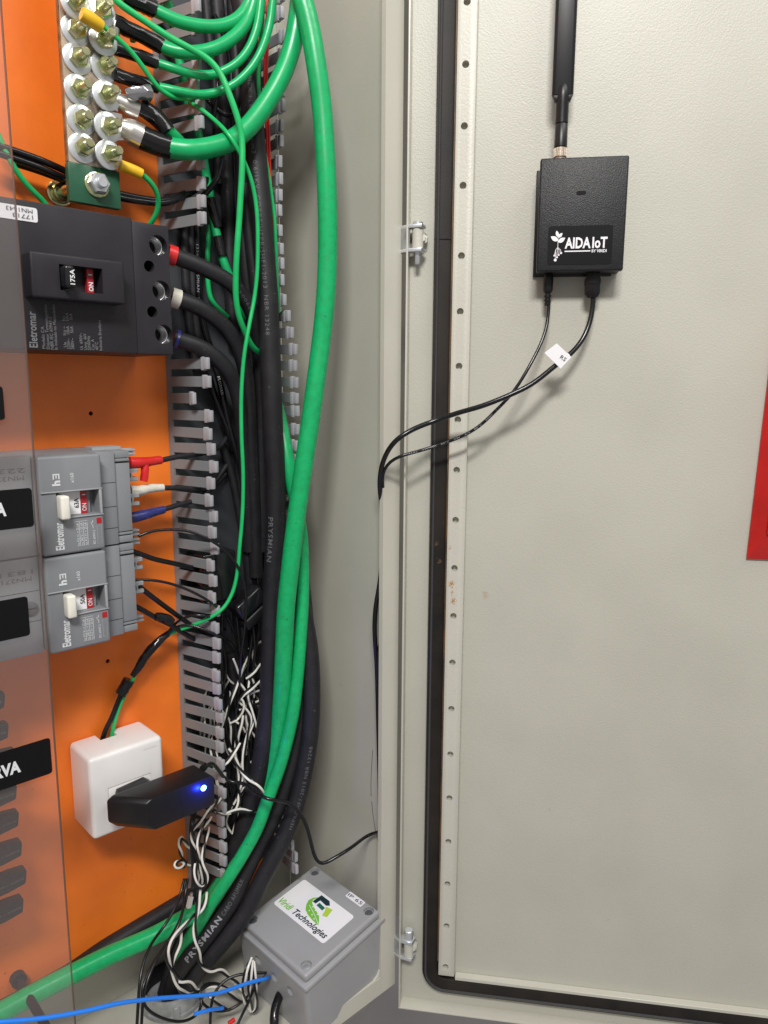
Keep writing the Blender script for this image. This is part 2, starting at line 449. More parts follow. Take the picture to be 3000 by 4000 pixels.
# ================================================================== GROUNDING BUSBAR
bar = thing('grounding_busbar', (256, -40, 138), 'tinned copper earth bar with bolts and a dark green insulated foot, top left', 'busbar')
MB().box(236.8, 275.6, 35.6, 40.6, 166.5, 420, .3, 1).build('copper_bar', 'tinned_copper', bar, frame=PAN)
MB().box(236.3, 236.75, 35.7, 40.4, 167, 420).build('bar_edge', 'copper_edge', bar, frame=PAN)
MB().box(235.8, 276.3, 35, 41.6, 138, 166.4, .8, 2).build('insulated_foot', 'bar_green', bar, frame=PAN)
cf = at(378, 722, 42)
MB().lathe((cf.x, -41.7, cf.z), (0, -1, 0), [(0, 9.6), (1.4, 9.6), (1.8, 9.0)], 28).build('washer', 'zinc_yellow', bar)
MB().lathe((cf.x, -43.5, cf.z), (0, -1, 0), [(0, 8.2), (5.4, 8.2), (6.6, 7.0)], 6, .3).build('nut', 'zinc', bar)
MB().lathe((cf.x, -50.1, cf.z), (0, -1, 0), [(0, 4.1), (3.6, 4.1), (4.2, 3.5)], 20).build('stud', 'zinc', bar)
def boltparts():
    st = MB().lathe((0, 0, 0), (0, -1, 0), [(0, 3.4)]+[(6+.9*j, 3.4 if j % 2 else 3.15) for j in range(14)]+[(18.6, 2.7)], 16).mesh('bolt')
    st.materials.append(MATS['zinc_yellow'])
    wa = MB().lathe((0, 0, 0), (0, -1, 0), [(0, 10.9), (1.3, 10.9), (1.6, 10.4), (1.62, 4)], 32).mesh('washer'); wa.materials.append(MATS['zinc'])
    nu = MB().lathe((0, -1.7, 0), (0, -1, 0), [(0, 6.2), (.7, 6.9), (4.6, 6.9), (5.6, 5.9)], 6, .2).mesh('nut'); nu.materials.append(MATS['zinc_yellow'])
    return st, wa, nu
BST, BWA, BNU = boltparts()
lc = [(292, 14), (295, 120), (301, 231), (304, 352), (316, 470), (322, 579)]
rc = [(393, 45), (402, 158), (405, 262), (414, 375), (420, 497), (423, 606)]
for j, (u, v) in enumerate(lc+rc):
    lift = 4.2 if j in (6, 7, 9, 10, 11, 0) else 0
    p = at(u, v, 41+lift)
    o = bpy.data.objects.new('bolt', BST); col.objects.link(o); o.parent = bar
    o.location = (V((p.x, -41-lift, p.z))-ORG[bar])*S; o.rotation_euler = (R(random.uniform(-3, 3)), random.uniform(0, 3), R(random.uniform(-3, 3)))
    for me, nm in ((BWA, 'washer'), (BNU, 'nut')):
        q = bpy.data.objects.new(nm, me); col.objects.link(q); q.parent = o
        if nm == 'nut': q.rotation_euler = (0, random.uniform(0, 1), 0)
# standoff screw of the bar (left, on the plate)
p = at(247, 748, 9)
MB().lathe((p.x, -.2, p.z), (0, -1, 0), [(0, 10), (2, 10), (2.4, 9), (2.5, 7.4), (9, 7.4), (10, 6.4), (10.2, 4), (14, 4), (34, 4)], 24).build('standoff_bolt', 'zinc_yellow', bar)

# lugs --------------------------------------------------------------------
def lug(pts, w0, label, tw=9.0):
    """flat palm under the washer, barrel out to the cable"""
    a, b, c = [at(*q) for q in pts]
    t = thing('cable_lug', a, label, 'cable lug', None)
    d = (b-a).normalized(); s_ = d.cross(NP).normalized()
    W = w0/2; mb = MB()
    vs = [a-d*W*.85+s_*W*.6, a-d*W*.85-s_*W*.6, a-d*W*.3-s_*W, b-s_*W*.85, b+s_*W*.85, a-d*W*.3+s_*W]
    lo = [mb.bm.verts.new(v) for v in vs]; hi = [mb.bm.verts.new(v+NP*2.2) for v in vs]
    mb.bm.faces.new(lo); mb.bm.faces.new(hi[::-1])
    for i in range(6): mb.bm.faces.new((lo[i], lo[(i+1) % 6], hi[(i+1) % 6], hi[i]))
    mb.build('palm', 'aluminium', t)
    path = spline([b-d*2, b+(c-b)*.3, b+(c-b)*.6, c], 1.5)
    MB().tube(path, tw, 20, rfn=lambda x: .80+.25*min(1, x*2.2)).build('barrel', 'aluminium', t)
    return t
lug([(420, 492, 42), (478, 500, 42), (553, 538, 46)], 22, 'big aluminium cable lug on the lowest thick green earth cable', 9.4)
lug([(414, 372, 42), (462, 397, 42), (540, 430, 45)], 20, 'aluminium cable lug gripping a short black taped cable, above the biggest lug', 7.0)
lug([(400, 150, 42), (437, 172, 42), (452, 88, 44)], 16, 'small flat lug under the second washer of the right bolt column', 4)

# ================================================================== GREEN EARTH CABLES AND THEIR SLEEVES
GR = 'green earth cables'
def gcable(pts, r, label, m_='cable_green', **k): return cable('earth_cable', px(pts), r, m_, label, 'cable', GR, **k)
c3, p3 = gcable([(648, 573, 50), (690, 581, 54), (744, 586, 60), (825, 575, 64), (907, 548, 68), (977, 488, 72), (1042, 401, 76), (1097, 304, 80), (1135, 206, 82), (1158, 98, 84), (1170, 0, 84), (1180, -90, 84)], 8.1,
    'thick green earth cable curving up from the biggest lug across the duct')
cable('tape_sleeve', px([(548, 534, 47), (585, 552, 48), (620, 565, 49), (660, 575, 50)]), 9.3, 'tape_black', 'black tape sleeve on the lowest thick green earth cable', 'tape', lump=.02)
gcable([(596, 36, 44), (640, 56, 48), (690, 81, 52), (771, 100, 58), (853, 103, 64), (918, 81, 68), (961, 38, 70), (985, -20, 72), (1000, -80, 72)], 5.0, 'topmost green earth cable bending up out of the frame')
gcable([(622, 175, 44), (665, 195, 50), (720, 205, 56), (782, 203, 60), (853, 184, 66), (923, 136, 70), (972, 70, 72), (996, -5, 74), (1010, -80, 74)], 5.2, 'second green earth cable from the top, leaving a lumpy black sleeve')
gcable([(606, 243, 44), (650, 258, 50), (690, 271, 54), (744, 287, 57), (825, 293, 62), (907, 260, 70), (966, 200, 75), (1004, 108, 78), (1020, -5, 80), (1026, -80, 80)], 3.5, 'third green earth cable from the top, medium thick')
gcable([(608, 337, 44), (650, 346, 50), (690, 355, 54), (771, 369, 57), (836, 363, 62), (912, 331, 70), (977, 271, 76), (1020, 200, 80), (1053, 98, 82), (1066, -5, 84), (1070, -80, 84)], 3.4, 'fourth green earth cable from the top, below the duct finger tips')
gcable([(420, -40, 52), (460, 10, 54), (500, 38, 56), (581, 92, 60), (663, 146, 66), (744, 190, 72), (809, 228, 76), (858, 282, 80), (896, 369, 84), (928, 461, 86), (945, 542, 86), (946, 651, 86), (940, 760, 84), (934, 862, 82), (926, 970, 80), (921, 1079, 76), (922, 1169, 72), (935, 1241, 68), (957, 1296, 64), (983, 1350, 60), (1012, 1376, 52), (1050, 1392, 45)], 2.55,
    'long green cable crossing in front of the thick earth cable and dropping down the duct', 'wire_green')
c9, p9 = gcable([(740, 400, 38), (782, 423, 52), (836, 467, 60), (885, 515, 76), (923, 570, 80), (956, 635, 80), (983, 705, 80), (999, 787, 78), (1006, 868, 78), (1007, 970, 76), (1004, 1079, 74), (993, 1169, 72), (979, 1241, 72), (961, 1338, 72), (950, 1420, 70), (943, 1528, 68), (942, 1618, 66), (944, 1718, 66), (950, 1854, 64), (947, 2007, 62), (936, 2136, 60), (927, 2238, 58), (909, 2315, 56), (875, 2375, 54), (845, 2400, 52), (810, 2418, 46), (755, 2443, 36), (700, 2460, 28), (665, 2472, 22), (620, 2515, 20), (590, 2545, 20), (549, 2604, 18), (520, 2650, 15), (497, 2700, 12), (472, 2746, 9), (448, 2817, 8), (437, 2870, 8), (433, 2900, 8)], 1.75,
    'thin bright green wire running down the duct and into the white outlet box', 'wire_green', step=4)
gcable([(392, 92, 58), (407, 104, 57), (452, 145, 56), (506, 194, 55), (556, 258, 54), (597, 316, 53), (633, 357, 52), (678, 380, 51), (723, 384, 48), (770, 378, 36)], 1.9, 'thin green wire from the upper yellow sleeve to the duct', 'wire_green')
gcable([(548, 676, 50), (588, 710, 48), (615, 755, 44), (619, 805, 38), (606, 846, 32), (583, 880, 24), (560, 905, 18)], 2.1, 'thin green wire looping from the lower yellow sleeve behind the black breaker', 'wire_green')
gcable([(-20, 500, 20), (0, 545, 20), (41, 631, 20), (81, 692, 18), (130, 749, 16), (171, 786, 14), (200, 830, 12)], 2.2, 'green wire passing behind the clear cover above the black breaker', 'wire_green')
cable('crimp_sleeve', px([(318, 52, 60), (345, 68, 60), (372, 88, 59), (394, 104, 58)]), 4.5, 'sleeve_yellow', 'upper yellow crimp sleeve on the earth bar', 'crimp sleeve', rfn=lambda t: 1+.12*math.sin(3*t))
cable('crimp_sleeve', px([(472, 646, 48), (500, 656, 49), (530, 668, 50), (552, 680, 50)]), 4.2, 'sleeve_yellow', 'lower yellow crimp sleeve beside the green foot of the bar', 'crimp sleeve')
for pts, r, lb in ([[(479, -20, 44), (530, 8, 44), (575, 22, 44), (604, 40, 45)], 6.6, 'black tape sleeve of the topmost green earth cable'],
                   [[(445, 84, 44), (506, 118, 44), (565, 145, 44), (632, 180, 45)], 5.9, 'lumpy black tape sleeve of the second green earth cable'],
                   [[(450, 188, 43), (490, 202, 43), (550, 222, 44), (612, 246, 45)], 4.9, 'black tape sleeve of the third green earth cable'],
                   [[(447, 288, 43), (506, 312, 43), (560, 322, 44), (616, 341, 45)], 4.9, 'crumpled black tape sleeve of the fourth green earth cable'],
                   [[(545, 416, 46), (590, 438, 48), (625, 470, 50), (655, 515, 52)], 6.6, 'black taped cable bending down behind the thick green earth cable']):
    cable('tape_sleeve', px(pts), r, 'tape_black', lb, 'tape', lump=.09, seg=12, step=4)
cable('tape_sleeve', px([(500, 372, 50), (528, 364, 54), (556, 360, 56), (588, 366, 56)]), 5.4, 'tape_highlit', 'shiny crumpled black tape end beside the lugs', 'tape', lump=.16, seg=10, step=4)
gcable([(650, 505, 52), (678, 532, 50), (705, 560, 46), (740, 600, 40)], 5.2, 'short green cable end dipping under the thick earth cable')
gcable([(440, 60, 38), (480, 80, 34), (510, 105, 30), (520, 160, 22)], 2.6, 'green cable end tucked behind the black tape sleeves')
# green cables inside the duct
cable('earth_cable', px([(640, -30, 12), (672, 60, 12), (690, 160, 12), (705, 260, 12), (735, 400, 14), (769, 500, 16), (790, 600, 18), (805, 681, 18), (822, 780, 20), (838, 873, 22), (852, 940, 24), (868, 1006, 26), (893, 1070, 28), (930, 1150, 26), (960, 1240, 24)]), 3.9, 'cable_green', 'green cable with black tape bands deep inside the duct', 'cable', GR)
for a, b in (((820, 775, 21), (850, 890, 24)), ((850, 925, 25), (868, 1000, 28))):
    cable('tape_band', px([a, ((a[0]+b[0])/2, (a[1]+b[1])/2, (a[2]+b[2])/2), b]), 4.5, 'tape_black', 'black tape band on the green cable inside the duct, ' + ('upper' if a[1] < 900 else 'lower'), 'tape')
gcable([(818, 880, 12), (813, 950, 12), (811, 1020, 12), (812, 1097, 12), (823, 1169, 12), (852, 1205, 13), (890, 1240, 14)], 2.3, 'thin dark green wire deep in the duct behind the phase cables', 'wire_green')
gcable([(1029, -30, 70), (1027, 54, 70), (1018, 163, 68), (1010, 271, 64), (1012, 380, 60), (1021, 488, 56), (1034, 597, 54), (1053, 705, 54), (1066, 800, 54), (1073, 862, 54), (1077, 970, 54), (1083, 1115, 52), (1090, 1220, 48)], 1.6, 'thin green wire running beside the red wires', 'wire_green')
for d, lb in ((0, 'left red wire of the pair running down the duct'), (9, 'right red wire of the pair running down the duct')):
    cable('red_wire', px([(1044+d, -30, 62), (1042+d, 80, 62), (1038+d, 163, 60), (1033+d, 271, 58), (1035+d, 400, 56), (1040+d, 488, 54), (1046+d, 651, 52), (1052+d, 760, 50), (1056+d, 868, 46), (1061+d, 960, 38)]), 1.05, 'wire_red', lb, 'wire')

# ================================================================== BIG CABLES OF THE RIGHT SIDE
gG, pG = cable('earth_cable', px([(1150, -160, 92), (1183, 0, 98), (1211, 108, 102), (1238, 271, 106), (1259, 434, 108), (1273, 651, 110), (1279, 814, 110), (1279, 1013, 108), (1271, 1175, 106), (1254, 1338, 102), (1232, 1501, 100), (1210, 1664, 96), (1196, 1751, 94), (1174, 1905, 90), (1152, 2059, 86), (1134, 2212, 82), (1118, 2366, 78), (1111, 2490, 74), (1103, 2673, 68), (1094, 2806, 62), (1080, 2921, 58), (1055, 3030, 52), (1010, 3160, 46), (960, 3290, 42), (890, 3420, 38), (800, 3535, 34), (700, 3600, 30), (597, 3658, 28), (434, 3729, 26), (282, 3805, 26), (136, 3880, 26), (0, 3957, 28), (-120, 4020, 30)]), 8.6, 'cable_green_dirty',
    'thickest green cable hanging down the right and sweeping left along the bottom', 'cable', GR, step=5, seg=20)
cable('earth_cable', px([(1045, 1450, 26), (1090, 1620, 46), (1118, 1760, 60), (1140, 1880, 66), (1165, 2010, 64), (1180, 2120, 66), (1183, 2315, 70), (1175, 2469, 74), (1167, 2585, 76), (1158, 2680, 76), (1147, 2775, 76), (1127, 2870, 74), (1102, 2965, 72), (1077, 3040, 70), (1045, 3124, 68), (1007, 3232, 66), (947, 3341, 62), (882, 3444, 56), (830, 3520, 48), (788, 3590, 40), (752, 3650, 30), (722, 3705, 18)])+[V((314, 10, -640))], 6.4, 'cable_green_dirty',
    'second thick green cable crossing in front of the first, down into the conduit', 'cable', GR, step=5, seg=18)
bm_, pbm = cable('power_cable', px([(930, -60, 40), (955, 60, 44), (977, 271, 48), (988, 488, 52), (1004, 651, 54), (1021, 850, 58), (1034, 1013, 60), (1047, 1175, 62), (1055, 1392, 62), (1062, 1555, 62), (1068, 1718, 60), (1077, 1851, 58), (1078, 2005, 56), (1077, 2109, 54), (1069, 2212, 52), (1062, 2366, 50), (1057, 2520, 50), (1052, 2674, 50), (1044, 2790, 50), (1030, 2900, 50), (1015, 3000, 48), (990, 3100, 46), (965, 3200, 42), (925, 3300, 36), (870, 3420, 30), (800, 3560, 22), (740, 3680, 8)])+[V((311, 2, -640))], 9.6, 'cable_black',
    'thickest black power cable running straight down the middle of the duct', 'cable', 'black power cables', step=5, seg=20)
wrap('50 mm2  0.6/1KV  COBRE/HEPR/SHF1-2013  NBR 13248', pbm, 9.6, 118, 178, 3.6, 'print_grey', bm_, turn=-.15)
wrap('EUROFIMEX FLEX', pbm, 9.6, 55, 55, 3.2, 'print_grey', bm_, turn=-.1)
wrap('PRYSMIAN', pbm, 9.6, 465, 45, 5.0, 'print_grey', bm_, turn=-.55, bold=.02)
b1_, pb1 = cable('power_cable', px([(1150, 2050, 50), (1168, 2200, 56), (1190, 2400, 64), (1198, 2520, 68), (1194, 2663, 68), (1180, 2771, 68), (1164, 2880, 66), (1137, 2988, 64), (1105, 3097, 60), (1061, 3205, 56), (1001, 3320, 52), (950, 3425, 50), (905, 3520, 48), (830, 3627, 42), (757, 3719, 34), (706, 3785, 24), (672, 3850, 10)])+[V((298, -8, -640))], 8.6, 'cable_black',
    'black power cable with large white maker print entering the conduit', 'cable', 'black power cables', step=5, seg=18)
T1 = clen(pb1)
b2_, pb2 = cable('power_cable', px([(1150, 2250, 60), (1185, 2400, 68), (1210, 2540, 74), (1217, 2663, 78), (1217, 2771, 80), (1210, 2880, 80), (1193, 2988, 78), (1170, 3097, 76), (1137, 3205, 72), (1088, 3314, 68), (1038, 3405, 64), (1000, 3480, 60), (960, 3560, 56), (895, 3650, 50), (830, 3725, 42), (770, 3800, 32), (726, 3862, 20)])+[V((307, -14, -640))], 8.8, 'cable_black',
    'outermost black power cable bulging towards the side wall', 'cable', 'black power cables', step=5, seg=18)
def arc_at(path, u, v):
    best = None; acc = 0
    for i, p in enumerate(path):
        if i: acc += (p-path[i-1]).length
        q = p-CAM; z = q.dot(FW); a = 1500+F_PX*q.dot(RT)/z; b = 2000-F_PX*q.dot(UP)/z
        d = (a-u)**2+(b-v)**2
        if best is None or d < best[0]: best = (d, acc)
    return best[1]
s_a, s_b = arc_at(pb1, 860, 3575), arc_at(pb1, 740, 3735)
wrap('PRYSMIAN', pb1, 8.6, s_a, s_b-s_a, 5.4, 'print_pale', b1_, flip=True, bold=.03, turn=-.05)
s_c = arc_at(pb1, 955, 3420)
wrap('CABO AFUMEX', pb1, 8.6, s_c, s_a-s_c-3, 4.2, 'print_grey', b1_, flip=True)
s_a, s_b = arc_at(pb2, 1205, 2900), arc_at(pb2, 1130, 3220)
wrap('HEPR/SHF1-2013 NBR 13248', pb2, 8.8, s_a, s_b-s_a, 3.4, 'print_grey', b2_, flip=True, turn=.3)
cable('power_cable', px([(1010, 3300, 20), (930, 3380, 14), (840, 3450, 8), (732, 3511, 6), (624, 3576, 6), (488, 3658, 6), (380, 3725, 6), (293, 3790, 6), (150, 3870, 6), (0, 3950, 8), (-80, 3990, 8)]), 8.5, 'cable_black',
    'black power cable running left behind the bottom green cable', 'cable', 'black power cables', step=6)
cable('power_cable', px([(900, 2550, 10), (930, 2700, 16), (960, 2850, 22), (960, 3000, 26), (945, 3120, 26), (915, 3240, 22), (870, 3360, 14), (810, 3480, 6), (740, 3620, -2), (690, 3740, -12)])+[V((298, 8, -640))], 8.5, 'cable_black',
    'black power cable lying deepest at the bottom of the duct', 'cable', 'black power cables', step=6)
# phase cables of the 175 A breaker
PH = 'phase cables of the black breaker'
for pts, r, lb, cm, cl, cp in (
    ([(655, 992, 38), (690, 1003, 40), (744, 1024, 44), (804, 1051, 48), (869, 1083, 52), (929, 1130, 54), (968, 1185, 54), (998, 1260, 50), (1012, 1360, 44), (1018, 1500, 36), (1020, 1700, 30), (1022, 1900, 26), (1020, 2150, 22)], 7.0, 'black phase cable with a red collar, topmost of three', 'tape_red', 'red', [(656, 993, 38), (672, 998, 39), (688, 1003, 40)]),
    ([(668, 1160, 38), (717, 1176, 42), (771, 1197, 46), (836, 1238, 48), (891, 1290, 48), (929, 1355, 46), (955, 1430, 42), (968, 1530, 38), (975, 1650, 34), (985, 1850, 28), (995, 2050, 24), (1000, 2250, 20)], 7.0, 'black phase cable with a white collar, middle of three', 'tape_white', 'white', [(669, 1160, 38), (684, 1165, 39), (702, 1171, 40)]),
    ([(680, 1322, 36), (728, 1336, 40), (782, 1356, 44), (836, 1390, 46), (882, 1435, 46), (914, 1495, 42), (934, 1566, 38), (948, 1664, 32), (958, 1800, 26), (968, 1950, 22), (975, 2150, 18)], 7.0, 'black phase cable with a blue collar, lowest of three', 'tape_blue', 'blue', [(681, 1322, 36), (690, 1325, 36.5), (704, 1329, 38)])):
    o, pp = cable('phase_cable', px(pts), r, 'cable_black', lb, 'cable', PH, seg=18, step=4)
    MB().tube(spline(px(cp), 2), r+1.3, 24).build('collar', cm, o)
    if cl == 'red': wrap('390042', pp, r, 62, 22, 3.0, 'print_grey', o, flip=True)
# black cables deep in the duct
dk = [([(842, -40, 10), (862, 200, 10), (880, 500, 10), (890, 800, 10), (900, 1100, 10), (915, 1350, 10)], 6.5, 'wide dull black cable at the back of the duct, upper part'),
      ([(905, -40, 16), (925, 250, 18), (935, 520, 18), (948, 800, 18), (960, 1050, 18), (990, 1300, 18)], 5.5, 'black cable left of the printed power cable, half hidden'),
      ([(800, -40, 8), (815, 120, 8), (840, 330, 8), (850, 560, 8), (852, 720, 8)], 4.5, 'black cable behind the bent green cables at the top'),
      ([(720, 880, 6), (722, 1000, 6), (728, 1150, 6), (742, 1300, 6), (770, 1450, 8)], 4.0, 'left black cable behind the phase cables'),
      ([(745, 880, 6), (748, 1000, 6), (755, 1150, 6), (768, 1300, 7), (800, 1450, 8)], 4.0, 'middle black cable behind the phase cables'),
      ([(960, 720, 22), (968, 850, 24), (985, 1000, 26), (1000, 1120, 28), (1008, 1250, 28)], 6.0, 'dark grey cable showing between two thin green wires'),
      ([(930, 1750, 8), (948, 1950, 10), (965, 2150, 12), (985, 2350, 14), (990, 2550, 14), (985, 2750, 14)], 5.5, 'black cable behind the thickest power cable, lower half'),
      ([(868, 1740, 8), (905, 1850, 9), (935, 2000, 10), (960, 2150, 12), (985, 2300, 16), (1000, 2450, 18)], 4.0, 'black cable slanting right beside the bright green wire')]
for pts, r, lb in dk: cable('duct_cable', px(pts), r, 'cable_black', lb, 'cable', 'black cables inside the duct', step=6)
o, pp = cable('duct_cable', px([(770, 880, 10), (773, 1050, 10), (778, 1180, 10), (800, 1290, 10), (828, 1380, 12), (848, 1452, 14), (871, 1547, 16), (886, 1623, 18), (909, 1718, 20), (935, 1805, 20), (962, 1950, 20), (985, 2100, 20), (998, 2300, 20)]), 3.2, 'cable_gloss', 'glossy black cable with tiny white maker print slanting down the duct', 'cable', 'black cables inside the duct', step=4)
wrap('PRYSMIAN', pp, 3.2, arc_at(pp, 852, 1470), 17, 2.6, 'print_white', o)
wrap('13248  PRYSMIAN  CABO', pp, 3.2, arc_at(pp, 772, 960), 60, 2.2, 'print_pale', o)
cable('duct_cable', px([(818, 1470, 14), (838, 1545, 14), (862, 1610, 16), (890, 1680, 18), (915, 1760, 18)]), 3.0, 'cable_gloss', 'plain glossy black cable left of the printed one', 'cable', 'black cables inside the duct')
for pts, r, lb in (([(835, 480, 30), (842, 420, 34), (850, 340, 34), (845, 250, 30)], 1.6, 'thin black wire arcing behind the upper green cables'),
                   ([(790, 770, 30), (830, 725, 34), (860, 680, 32), (872, 630, 26)], 2.6, 'black wire arcing out behind the fingers below the big green cable'),
                   ([(810, 390, 26), (850, 430, 32), (900, 455, 34), (940, 430, 30), (952, 380, 26)], 2.0, 'black wire loop behind the crossing green cable'),
                   ([(836, 60, 14), (870, 130, 16), (900, 240, 16), (905, 360, 16)], 2.6, 'black wire near the top centre of the duct')):
    cable('duct_cable', px(pts), r, 'cable_gloss', lb, 'cable', 'black cables inside the duct')
# wires behind the bar
for dy, lb in ((0, 'upper black wire crossing behind the earth bar'), (30, 'lower black wire crossing behind the earth bar')):
    cable('black_wire', px([(-30, 560+dy, 20), (33, 582+dy, 20), (150, 622+dy, 20), (265, 672+dy, 20), (370, 725+dy*.6, 20), (466, 757+dy*.5, 22), (560, 776+dy*.4, 24), (642, 785+dy*.3, 28), (701, 765+dy*.3, 30), (760, 735+dy*.3, 26), (820, 690+dy*.3, 18)]), 2.7, 'cable_gloss', lb, 'wire')
cable('black_wire', px([(60, 640, 12), (150, 668, 12), (265, 712, 12), (330, 740, 12)]), 2.4, 'cable_gloss', 'third black wire lowest behind the earth bar', 'wire')

# ================================================================== BLACK 175 A BREAKER
bk = thing('moulded_case_breaker', (218, 0, 24.5), 'large black moulded case breaker with a raised plate, set on 175A', 'circuit breaker')
MB().box(60, 271, 0, 70, 24.5, 126.8, 1.0, 2).build('housing', 'breaker_dark', bk, frame=PAN)
cut = MB()
for u, v, r in ((618, 957, 7.6), (630, 1134, 7.6), (640, 1305, 7.6), (583, 1040, 4.4), (595, 1218, 4.4)):
    p = at(u, v, 69); cut.cyl((p.x, 40, p.z), (p.x, 80, p.z), r, seg=28)
cut.box(300.9, 310, -5, 90, 56.5, 59.5); cut.box(300.9, 310, -5, 90, 90, 93)
MB().box(271.2, 302, 0, 69, 24.5, 125, .8, 2).build('terminal_cover', 'breaker_dark', bk, frame=PAN, cuts=cut)
for u, v, r in ((618, 957, 7.2), (630, 1134, 7.2), (640, 1305, 7.2)):
    p = at(u, v, 69)
    MB().lathe((p.x, -53, p.z), (0, -1, 0), [(0, 4.4), (1.3, 5.3), (1.5, 4.8), (2.8, 5.7), (3, 5.2), (4.3, 6.1), (4.5, 5.6), (5.8, 6.5), (6, 6.1), (7.6, 6.9), (7.8, 7.4), (0, 7.5)], 28, end=False).build('terminal_thread', 'steel', bk)
    MB().cyl((p.x, -53.6, p.z), (p.x, -54.2, p.z), 4.3).build('thread_hole_shade', 'black_deep', bk)  # black disc painting the shade at the bottom of the threaded hole
cut = MB().box(208, 239, 72, 100, 66.2, 84)
MB().box(188.5, 256, 66, 85, 60, 90.8, 1.6, 3).build('raised_plate', 'breaker_dark', bk, frame=PAN, cuts=cut)
hd = MB().box(208.6, 215.6, 72, 94, 67.4, 82.8, 2.0, 3).build('toggle_handle', 'black_gloss', bk, frame=PAN)
write('175A', V((214.9, -94.1, 69.6)), V((214.9, -94.1, 80)), 3.2, NP, 'print_white', hd, .02)
rd = MB().box(230.4, 235.2, 73, 77.5, 66.4, 83.8).build('red_flag', 'print_red', bk, frame=PAN)
write('ON', V((234.6, -77.6, 68)), V((234.6, -77.6, 74.5)), 3.2, NP, 'print_white', rd, .03)
write('I', V((234.2, -77.6, 79.4)), V((234.2, -77.6, 80.3)), 2.6, NP, 'print_white', rd, .03)
def pw(s_, u0, v0, u1, v1, hgt, h, m_, par, bold=0.01, vertical=True, **k):
    a, b = at(u0, v0, h), at(u1, v1, h)
    if vertical: b = V((a.x, a.y, b.z))
    return write(s_, a, b, hgt, NP, m_, par, bold, **k)
HB = 70.1
pw('Eletromar', 147, 1358, 134, 1217, 5.6, HB, 'print_dim', bk, .02)
for s_, u, v0, v1 in (('Modelo CA', 177, 1362, 1275), ('Disjuntor Termomagnético', 194, 1364, 1190), ('NBR IEC 60947-2', 210, 1365, 1238), ('\\n Indicado no Manipulador'.replace('\\n', 'In'), 225, 1366, 1188),
                      ('Ue     Icu ~    Ics', 260, 1356, 1235), ('220V~   10kA    10kA', 275, 1364, 1222), ('380V~    5kA     5kA', 290, 1364, 1224),
                      ('Ui  690V~', 324, 1366, 1300), ('Uimp  6kV', 340, 1367, 1303), ('50/60Hz', 354, 1368, 1312), ('Cat. A', 369, 1368, 1325), ('40°C', 384, 1368, 1336), ('Indústria Brasileira', 399, 1370, 1250)):
    pw(s_, u, v0, u-12, v1, 2.3, HB, 'print_dim', bk, .0)
st = MB().box(166, 200.8, 70.1, 70.5, 112.6, 122.3, 1.6, 3, edges=1).build('rating_sticker', 'label_white', bk, frame=PAN)
write('MN1643', V((197.5, -70.6, 121)), V((180, -70.6, 121)), 2.8, NP, 'print_grey', st)
write('17713', V((197.5, -70.6, 117)), V((184, -70.6, 117)), 2.8, NP, 'print_grey', st)

